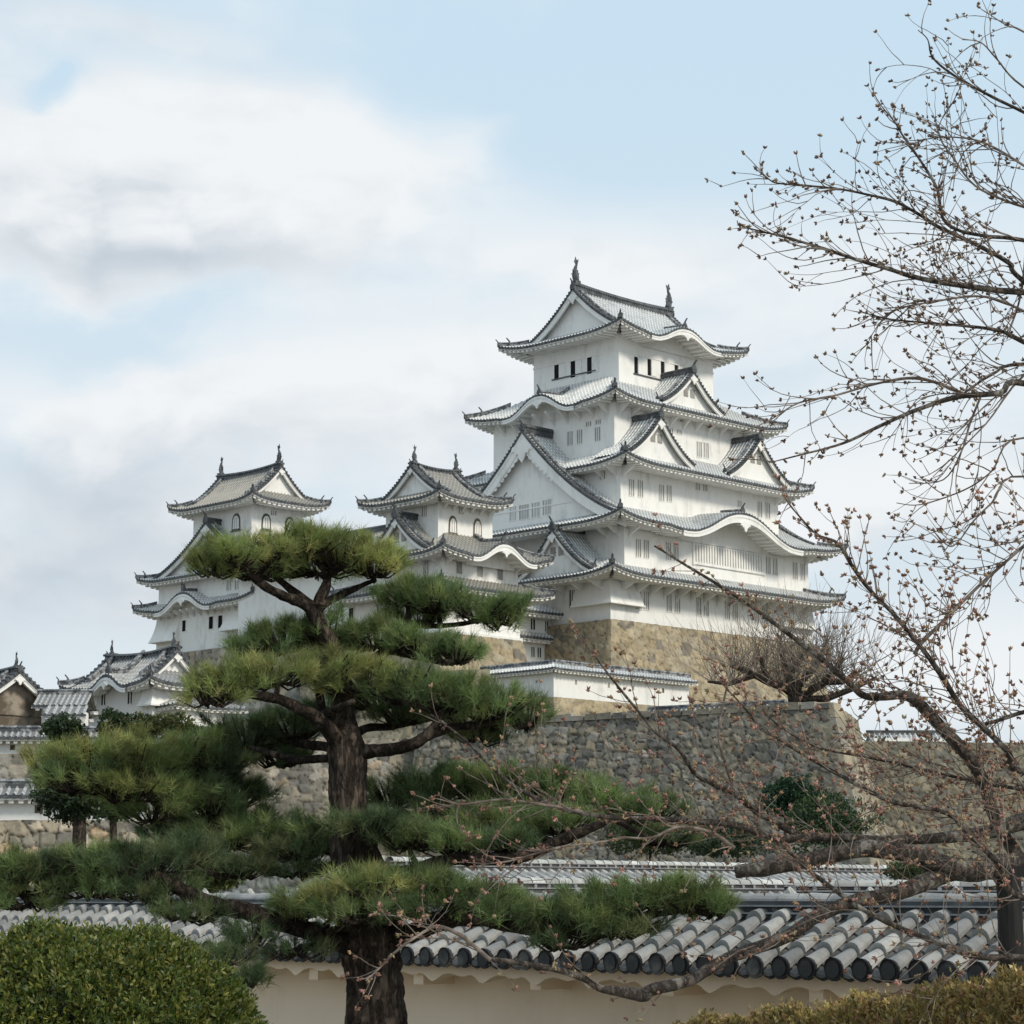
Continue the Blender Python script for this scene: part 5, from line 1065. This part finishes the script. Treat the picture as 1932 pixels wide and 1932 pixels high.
for (px, py, rx, ry, dy, pal) in PADS:
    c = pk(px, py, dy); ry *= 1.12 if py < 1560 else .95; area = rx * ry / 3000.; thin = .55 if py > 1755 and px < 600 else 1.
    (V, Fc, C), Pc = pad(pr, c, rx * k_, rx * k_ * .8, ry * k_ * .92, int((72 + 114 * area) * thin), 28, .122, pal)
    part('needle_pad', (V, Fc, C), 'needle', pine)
    m = MB(); cc = mathutils.Vector(c); q = min(limb_pts, key=lambda a: (a - cc).length); mid = q.lerp(cc, .5) + mathutils.Vector((0, 0, -.04)); lowc = cc + mathutils.Vector((0, 0, -ry * k_ * .5))
    m.tube([tuple(q), tuple(mid), tuple(lowc)], [.028, .022, .014], 6)
    for i in range(0, len(Pc), 4):
        e = Pc[i]; b = lowc.lerp(mathutils.Vector(e), .45) + mathutils.Vector((0, 0, -.05)); m.tube([tuple(lowc), tuple(b), tuple(e)], [.011, .008, .005], 4, cap=False)
    part('branchlets', m, 'limb_bark', pine)

# ================================================================ clipped bush and hedge
BY = 13.0; kb = BY / F
P = at(160, 2060, BY); BU = thing('clipped_bush', 'large rounded green bush at the lower left corner', 'bush', (P[0], BY, -1.7))
rx = 345 * kb; rz = 298 * kb
def dome(E_, n, size, pal, seed, stray=.02):
    R = np.random.default_rng(seed); cx, cy, cz, ax, ay, az = E_; d = R.normal(size=(n, 3)); d[:, 2] = np.abs(d[:, 2]) * 1.0 - .05; d[:, 1] = -np.abs(d[:, 1]) * .8 + .35 * R.random(n); d /= np.linalg.norm(d, axis=1)[:, None]
    lump = 1 + .045 * np.sin(d[:, 0] * 9 + 1) * np.sin(d[:, 2] * 11) + .018 * np.sin(d[:, 0] * 23) * np.cos(d[:, 2] * 19 + d[:, 1] * 7)
    P = np.array([cx, cy, cz]) + d * np.array([ax, ay, az]) * (lump * (1 - np.abs(R.normal(size=n)) * .035 + R.random(n) * stray))[:, None]
    cl = R.integers(0, 2600, n) ; return P, d, R
def shoots_on(P, d, R, size, pal, k=6, up=.55):
    n = len(P); ax = d * .9 + R.normal(size=(n, 3)) * .35 + np.array([0, 0, up]); ax /= np.linalg.norm(ax, axis=1)[:, None]; tone = np.array(pal)[R.integers(0, len(pal), n)] * R.uniform(.7, 1.3, n)[:, None]
    A = np.repeat(ax, k, 0); B = np.repeat(P, k, 0); N = n * k; dr = A * .8 + R.normal(size=(N, 3)) * .6; dr /= np.linalg.norm(dr, axis=1)[:, None]; sd = np.cross(dr, R.normal(size=(N, 3))); sd /= np.linalg.norm(sd, axis=1)[:, None]
    B = B + A * R.uniform(-.5, .6, (N, 1)) * size; ln = size * R.uniform(.6, 1.2, (N, 1)); w = ln * .22
    V = np.stack([B, B + dr * ln * .5 + sd * w, B + dr * ln, B + dr * ln * .5 - sd * w], 1).reshape(-1, 3); T = np.repeat(tone, k, 0) * R.uniform(.85, 1.15, (N, 1)); return V, np.arange(4 * N).reshape(-1, 4), np.repeat(T, 4, 0)
P_, d_, R_ = dome((P[0], BY, P[2] - 13 * kb, rx, rx * 1.0, rz), 6400, .03, None, 5)
q_ = R_.normal(size=(6400, 6, 3)) * .022; P_ = (P_[:, None, :] + q_ + d_[:, None, :] * R_.uniform(-.028, .028, 6400)[:, None, None]).reshape(-1, 3); d_ = np.repeat(d_, 6, 0)
part('leaves', shoots_on(P_, d_, R_, .036, [(.095, .125, .028), (.12, .145, .032), (.07, .10, .024), (.19, .185, .045), (.045, .07, .02), (.15, .15, .035)], 4), 'leaf', BU, kind='stuff')
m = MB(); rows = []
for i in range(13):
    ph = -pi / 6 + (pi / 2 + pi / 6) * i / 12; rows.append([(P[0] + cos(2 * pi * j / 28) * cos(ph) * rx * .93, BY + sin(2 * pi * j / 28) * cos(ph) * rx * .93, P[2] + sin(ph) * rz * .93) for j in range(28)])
m.grid(rows, close=True); m.c = [(.012, .016, .006)] * len(m.v); part('shade_core', m, 'leaf', BU)  # solid near-black core standing in for the shade deep between the leaves
HD = thing('hedge', 'brownish-green low hedge along the lower right edge', 'hedge', at(1600, 1940, 14)[:2] + (-1.7,))
R = np.random.default_rng(8); top = [(1180, 1975), (1260, 1952), (1345, 1934), (1420, 1923), (1500, 1915), (1616, 1900), (1720, 1889), (1800, 1874), (1870, 1864), (1960, 1860), (2050, 1860)]
n = 17000; f = R.random(n) * (len(top) - 1); ii = f.astype(int); ff = f - ii; tx = np.array([p[0] for p in top]); ty = np.array([p[1] for p in top]); xx = tx[ii] * (1 - ff) + tx[np.minimum(ii + 1, len(top) - 1)] * ff; yy = ty[ii] * (1 - ff) + ty[np.minimum(ii + 1, len(top) - 1)] * ff
tt = R.random(n) ; P_ = []; d_ = []
for a, b, t_ in zip(xx, yy, tt):
    Yh = 16.2 - (a - 1180) / 870 * 6.6; q = at(a, b, Yh)
    ang_ = t_ * pi * .62; hw = .45; P_.append((q[0], q[1] - sin(ang_) * hw - (.35 if t_ > .8 else 0) * 0, q[2] - (1 - cos(ang_)) * .42 + .02 * sin(a * .11) + .025 * sin(a * .043 + 1))); d_.append((0, -sin(ang_), cos(ang_)))
P_ = np.array(P_) + R.normal(size=(n, 3)) * .022; d_ = np.array(d_)
part('leaves', shoots_on(P_, d_, R, .034, [(.32, .23, .095), (.38, .28, .12), (.23, .185, .075), (.46, .35, .17), (.16, .125, .055), (.33, .19, .105)], 6, .8), 'leaf', HD, kind='stuff')
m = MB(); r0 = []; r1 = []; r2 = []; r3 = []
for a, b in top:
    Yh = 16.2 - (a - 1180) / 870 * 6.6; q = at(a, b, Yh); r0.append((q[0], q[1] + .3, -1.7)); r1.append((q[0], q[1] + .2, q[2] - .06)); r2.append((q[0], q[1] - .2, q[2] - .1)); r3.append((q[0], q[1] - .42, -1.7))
m.grid([r0, r1, r2, r3]); m.c = [(.02, .018, .008)] * len(m.v); part('shade_core', m, 'leaf', HD)  # dark solid filling, painted as the inner shade of the hedge

# ================================================================ the cherry
CY = 11.0; kc = CY / F
def ck(px, py, dy=0.): return at(px, py, CY + dy)
cherry = thing('cherry_tree', 'budding cherry tree reaching in from the right with bare crossing branches', 'cherry tree', (ck(2250, 1932)[0], CY, -1.7))
part('trunk', bark_tube([(ck(2260, 1932)[0], CY, -1.8), ck(2245, 1900), ck(2225, 1800), ck(2190, 1690), ck(2175, 1560), ck(2190, 1400), ck(2210, 1200), ck(2190, 1000), ck(2180, 800), ck(2150, 600), ck(2120, 420), ck(2100, 280), ck(2085, 150), ck(2060, 20), ck(2050, -120)],
     [150, 135, 120, 110, 90, 80, 72, 64, 54, 44, 34, 24, 16, 10, 4], kc, 24, .1, 6, 12), 'cherry_bark', cherry, smooth=True)
CL = [ # (points px, widths, depth start/end, twig density, downward?)
 ([(2180, 1640), (1932, 1628), (1826, 1640), (1769, 1632), (1718, 1612), (1650, 1603), (1582, 1611), (1515, 1623), (1440, 1638), (1388, 1645)], [70, 44, 44, 40, 34, 32, 29, 28, 27, 22], 0, -.3, 0),
 ([(1800, 1640), (1745, 1668), (1684, 1690), (1616, 1704), (1549, 1727), (1481, 1765), (1413, 1792), (1345, 1822), (1298, 1848), (1228, 1866), (1211, 1877), (1167, 1871), (1131, 1866), (1099, 1847), (1044, 1827), (980, 1817), (925, 1811)], [40, 32, 27, 25, 24, 22, 21, 19, 18, 21, 22, 17, 13, 11, 10, 9, 8], -.1, -1.2, .25),
 ([(925, 1811), (895, 1785), (869, 1763), (834, 1748), (814, 1751), (774, 1775), (742, 1799), (715, 1827), (690, 1850)], [8, 7, 7, 6, 5, 4, 4, 3, 2], -1.2, -1.4, .8),
 ([(2175, 1560), (1990, 1540), (1900, 1555), (1853, 1566), (1769, 1579), (1684, 1583), (1549, 1581), (1467, 1583), (1379, 1555), (1278, 1547), (1203, 1545), (1131, 1540), (1060, 1525), (1000, 1500), (950, 1468), (905, 1425), (870, 1390), (812, 1348)], [46, 34, 30, 26, 20, 17, 15, 14, 12, 11, 9, 8, 8, 7, 6, 5, 4, 3], .2, -.6, .5),
 ([(1100, 1533), (1060, 1524), (1000, 1515), (950, 1508), (880, 1517), (790, 1525)], [6, 5, 5, 4, 4, 2], -.55, -.7, 1.),
 ([(1498, 1574), (1430, 1535), (1386, 1498), (1345, 1478), (1312, 1460), (1278, 1413), (1240, 1385), (1190, 1325), (1150, 1275), (1120, 1235), (1095, 1200)], [14, 12, 11, 9, 8, 7, 6, 5, 4, 3, 2], 0, -.5, .9),
 ([(1390, 1500), (1376, 1460), (1361, 1413), (1356, 1380), (1361, 1345), (1372, 1295), (1382, 1270), (1400, 1250)], [8, 7, 6, 5, 5, 4, 3, 2], -.1, .1, .6),
 ([(2180, 1500), (1960, 1640), (1905, 1600), (1874, 1532), (1853, 1467), (1820, 1413), (1779, 1369), (1735, 1329), (1701, 1312), (1650, 1315), (1623, 1308), (1600, 1285), (1560, 1252), (1500, 1205), (1440, 1160), (1380, 1120), (1300, 1070), (1235, 1030)], [40, 30, 26, 24, 24, 24, 24, 22, 18, 15, 13, 12, 10, 9, 7, 6, 5, 3], .4, -.3, 1.),
 ([(2190, 1720), (1932, 1694), (1887, 1633), (1820, 1566), (1786, 1535), (1684, 1512), (1600, 1471), (1515, 1423), (1467, 1393), (1437, 1376), (1400, 1330), (1370, 1300)], [14, 11, 10, 9, 8, 8, 7, 6, 5, 4, 3, 2], -.8, -1., 1.2),
 ([(2190, 1480), (1932, 1457), (1904, 1420), (1853, 1369), (1813, 1332), (1779, 1278), (1745, 1230), (1722, 1203), (1689, 1163), (1639, 1111), (1606, 1064), (1580, 1025), (1540, 1008), (1500, 965), (1484, 945)], [16, 12, 11, 11, 10, 10, 9, 9, 8, 7, 7, 6, 4, 3, 2], -.3, -.2, 1.1),
 ([(2190, 1300), (2000, 980), (1932, 1031), (1871, 1084), (1821, 1131), (1772, 1180), (1738, 1214), (1726, 1235)], [4, 4, 5, 6, 6, 7, 8, 8], .2, -.1, 1.),
 ([(2200, 1830), (1932, 1809), (1837, 1803), (1769, 1779), (1701, 1752), (1633, 1718), (1583, 1684), (1528, 1643), (1467, 1589), (1430, 1560), (1406, 1535)], [16, 12, 11, 10, 9, 8, 8, 7, 5, 4, 3], -1.2, -1., .9),
 ([(2180, 1340), (2000, 1330), (1932, 1343), (1880, 1360), (1853, 1366)], [12, 10, 9, 8, 6], .3, .2, .8),
 ([(2180, 1600), (1960, 1500), (1860, 1480), (1760, 1455), (1640, 1430), (1540, 1410), (1470, 1370), (1440, 1340)], [10, 8, 7, 6, 5, 4, 3, 2], .5, .8, 1.3),
 ([(1180, 1580), (1130, 1590), (1050, 1600), (960, 1625), (900, 1630)], [5, 4, 4, 3, 2], -.6, -.8, 1.),
 ([(1385, 1600), (1340, 1570), (1280, 1560), (1230, 1580), (1180, 1580)], [8, 7, 6, 5, 4], -.3, -.6, .8),
 ([(1400, 1250), (1420, 1225)], [3, 2], 0, 0, .4),
 # upper boughs
 ([(2150, 560), (1932, 551), (1838, 542), (1738, 526), (1672, 506), (1613, 489), (1557, 470), (1474, 446), (1401, 427), (1391, 416)], [24, 16, 14, 12, 10, 8, 7, 5, 3, 2], 0, -.3, 1.2),
 ([(2150, 700), (1932, 532), (1904, 496), (1838, 460), (1772, 430), (1738, 407), (1689, 380), (1639, 367), (1573, 355), (1474, 347), (1450, 338), (1421, 314)], [22, 13, 12, 10, 9, 8, 7, 6, 5, 4, 3, 2], .2, .1, 1.3),
 ([(2120, 500), (1932, 453), (1860, 445), (1805, 433), (1778, 410), (1768, 357), (1738, 304), (1705, 258), (1689, 231), (1659, 195)], [16, 10, 9, 8, 8, 7, 6, 5, 4, 2], -.2, .1, 1.2),
 ([(2100, 300), (1932, 212), (1871, 182), (1805, 146), (1760, 110), (1750, 75), (1732, 57)], [12, 8, 7, 6, 5, 3, 2], .1, .2, .6),
 ([(2090, 150), (1932, 60), (1904, 50), (1880, 36), (1861, 23)], [7, 5, 4, 3, 2], 0, 0, .3),
 ([(2090, 260), (1932, 165), (1880, 110), (1850, 80), (1815, 75)], [7, 5, 4, 3, 2], .2, 0, .4),
 ([(2170, 760), (1932, 645), (1887, 625), (1821, 615), (1738, 608), (1672, 601), (1626, 588)], [18, 12, 9, 7, 5, 4, 2], .1, 0, 1.3),
 ([(2180, 800), (1932, 724), (1887, 740), (1811, 747), (1738, 770), (1656, 806), (1590, 836), (1507, 859), (1451, 873)], [22, 15, 14, 12, 10, 8, 6, 4, 2], -.1, -.5, .75),
 ([(1830, 748), (1811, 740), (1772, 724), (1722, 714), (1656, 724), (1573, 747), (1507, 760), (1457, 790), (1424, 806), (1400, 815)], [9, 9, 8, 8, 6, 5, 4, 3, 3, 2], -.2, -.5, .7),
 ([(2170, 700), (1932, 687), (1871, 707), (1815, 745)], [10, 8, 7, 6], .2, .1, .8),
 ([(2180, 900), (1932, 826), (1870, 890), (1818, 925), (1738, 952), (1692, 949)], [8, 5, 4, 4, 3, 2], .1, 0, .35),
 ([(2180, 1000), (1932, 899), (1871, 949), (1835, 985), (1811, 1018), (1790, 1030), (1758, 998)], [7, 4, 4, 3, 3, 3, 2], .1, 0, .3),
 ([(2170, 650), (1960, 690), (1860, 800), (1800, 860), (1760, 900)], [8, 6, 4, 3, 2], .3, .2, .35),
 ([(1850, 750), (1830, 800), (1815, 850), (1780, 905), (1715, 912)], [6, 5, 4, 3, 2], -.1, 0, .4),
 ([(1935, 480), (1925, 560), (1900, 640)], [6, 5, 3], .3, .3, .8),
 ([(1960, 400), (1900, 380), (1840, 350), (1800, 300), (1770, 250), (1790, 200)], [7, 6, 5, 4, 3, 2], .4, .5, 1.2),
 ([(1960, 330), (1880, 280), (1830, 262), (1760, 260), (1700, 280)], [7, 5, 4, 3, 2], -.2, 0, 1.),
 ([(1960, 600), (1860, 560), (1760, 570), (1680, 590), (1640, 640)], [7, 6, 5, 4, 2], .5, .3, 1.),
]
BUDC_U = [(.13, .075, .05), (.17, .10, .065), (.10, .06, .045), (.22, .15, .08)]; BUDC_L = [(.25, .14, .09), (.19, .10, .07), (.30, .19, .11), (.14, .075, .055), (.36, .19, .15), (.26, .20, .11), (.17, .09, .065)]
CR = random.Random(21)
buds = {'u': ([], [], []), 'l': ([], [], [])}
def bud(key, p, d, L, w, c):
    V, Fc, C = buds[key]; n = len(V); a = d.orthogonal().normalized(); b = d.cross(a)
    V.append(tuple(p)); V += [tuple(p + d * L * .45 + (a * cos(2 * pi * k / 4) + b * sin(2 * pi * k / 4)) * w) for k in range(4)]; V.append(tuple(p + d * L))
    for k in range(4): Fc.append((n, n + 1 + (k + 1) % 4, n + 1 + k)); Fc.append((n + 5, n + 1 + k, n + 1 + (k + 1) % 4))
    C += [c] * 6
def cluster(key, p, d, big=1.):
    pal = BUDC_U if key == 'u' else BUDC_L; base = CR.choice(pal)
    for i in range(CR.randint(3, 6) if key == 'u' else CR.randint(4, 8)):
        dd = (d + mathutils.Vector((CR.gauss(0, .6), CR.gauss(0, .6), CR.gauss(.15, .5)))).normalized(); kk = CR.uniform(.75, 1.25); bud(key, p - d * .004, dd, CR.uniform(.016, .028) * big, CR.uniform(.0048, .0072) * big, tuple(x * kk for x in base))
tw = {'u': MB(), 'l': MB()}
def twig(key, p, d, L, r0, lvl=0):
    n = max(3, int(L / .045)); pts = [p.copy()]; q = p.copy(); dd = d.copy(); bend = mathutils.Vector((CR.gauss(0, .07), CR.gauss(0, .06), CR.gauss(.035 if key == 'l' else .015, .10)))
    for i in range(n):
        dd = (dd + bend + mathutils.Vector((CR.gauss(0, .10), CR.gauss(0, .09), CR.gauss(0, .10)))).normalized(); q = q + dd * (L / n); pts.append(q.copy())
        if i % 2 == 1 and CR.random() < (.40 if key == 'u' else .62):
            s_ = (dd + mathutils.Vector((CR.gauss(0, .7), CR.gauss(0, .7), CR.gauss(.3, .6)))).normalized(); tip = q + s_ * CR.uniform(.006, .02); cluster(key, tip, s_, .72 if key == 'u' else .85)
        if lvl < 1 and i > 1 and CR.random() < .17: twig(key, q, (dd + mathutils.Vector((CR.gauss(0, .5), CR.gauss(0, .4), CR.gauss(.1, .5)))).normalized(), L * CR.uniform(.3, .55), r0 * .75, lvl + 1)
    tw[key].tube([tuple(x) for x in pts], [r0 * (1 - .6 * i / n) for i in range(n + 1)], 4, cap=False); cluster(key, q, dd, 1.0)
for pts, ws, d0, d1, dens in CL:
    key = 'u' if pts[-1][1] < 960 and pts[0][1] < 1050 else 'l'; n = len(pts)
    P3 = [ck(p[0], p[1], d0 + (d1 - d0) * i / (n - 1) + .05 * sin(i * 2.1)) for i, p in enumerate(pts)]
    part('limb', bark_tube(P3, ws, kc * (1.05 if key == 'l' else .85), 10 if max(ws) > 12 else 6, .10, 5, 18, .5), 'cherry_bark' if max(ws) > 9 else 'twig', cherry, smooth=True)
    S = spline(P3, 6)
    for i in range(1, len(S) - 1):
        seg = (S[i + 1] - S[i]).length
        if pts[min(n - 1, i // 6)][0] > 2080: continue
        xf = 1 + max(0, min(1.3, (966 + (S[i].x / S[i].y) * F - 1450) / 330.)); k2 = (1.75 + .22 * xf if key == 'u' else 1.35 * xf)
        for _q in range(3):
            if CR.random() >= dens * seg * 4.2 * k2: continue
            tdir = (S[min(i + 2, len(S) - 1)] - S[i - 1]).normalized()
            d = (tdir * 1.0 + mathutils.Vector((CR.gauss(-.15, .45), CR.gauss(0, .55), CR.gauss(.12 if key == 'l' else .10, .62 if key == 'l' else .42)))).normalized(); twig(key, S[i], d, CR.uniform(.14, .62) * (1 if key == 'u' else .9) * (.42 if i > len(S) * .72 else .7 if i > len(S) * .5 else 1), CR.uniform(.0026, .0042))
        if key == 'l' and CR.random() < dens * seg * 9 * xf:
            twig(key, S[i], ((S[i] - S[i + 1]).normalized() * CR.choice([-1, -1, 1]) + mathutils.Vector((CR.gauss(0, .5), CR.gauss(0, .5), CR.gauss(.35, .5)))).normalized(), CR.uniform(.08, .28), .0024, 1)
        if CR.random() < dens * seg * 12:
            s_ = mathutils.Vector((CR.gauss(-.2, .6), CR.gauss(-.3, .5), CR.gauss(.2, .7))).normalized(); cluster(key, S[i] + s_ * (ws[min(n - 1, i // 6)] * kc * .5 + .01), s_, .95)
for key in 'ul':
    part('twigs', tw[key], 'twig', cherry, kind='stuff'); V, Fc, C = buds[key]; part('buds', (np.array(V), np.array(Fc), np.array(C)), 'bud', cherry, kind='stuff')
# wooden prop under the limb
m = MB(); a = ck(1903, 1654, -.05); b = ck(1918, 1895, -.05); b = (a[0] + .0, a[1], -1.7)
m.tube([(a[0], CY - .05, -1.7), (a[0], CY - .05, a[2])], [.066, .060], 14)
pp = thing('wooden_prop', 'black round post propping up the thick cherry limb at the right edge', 'prop', (a[0], CY, -1.7)); part('post', m, 'post_black', pp)
m = MB(); m.box(a[0] - .075, a[0] + .075, CY - .1, CY, a[2], a[2] + .05); part('cushion', m, 'post_black', pp)
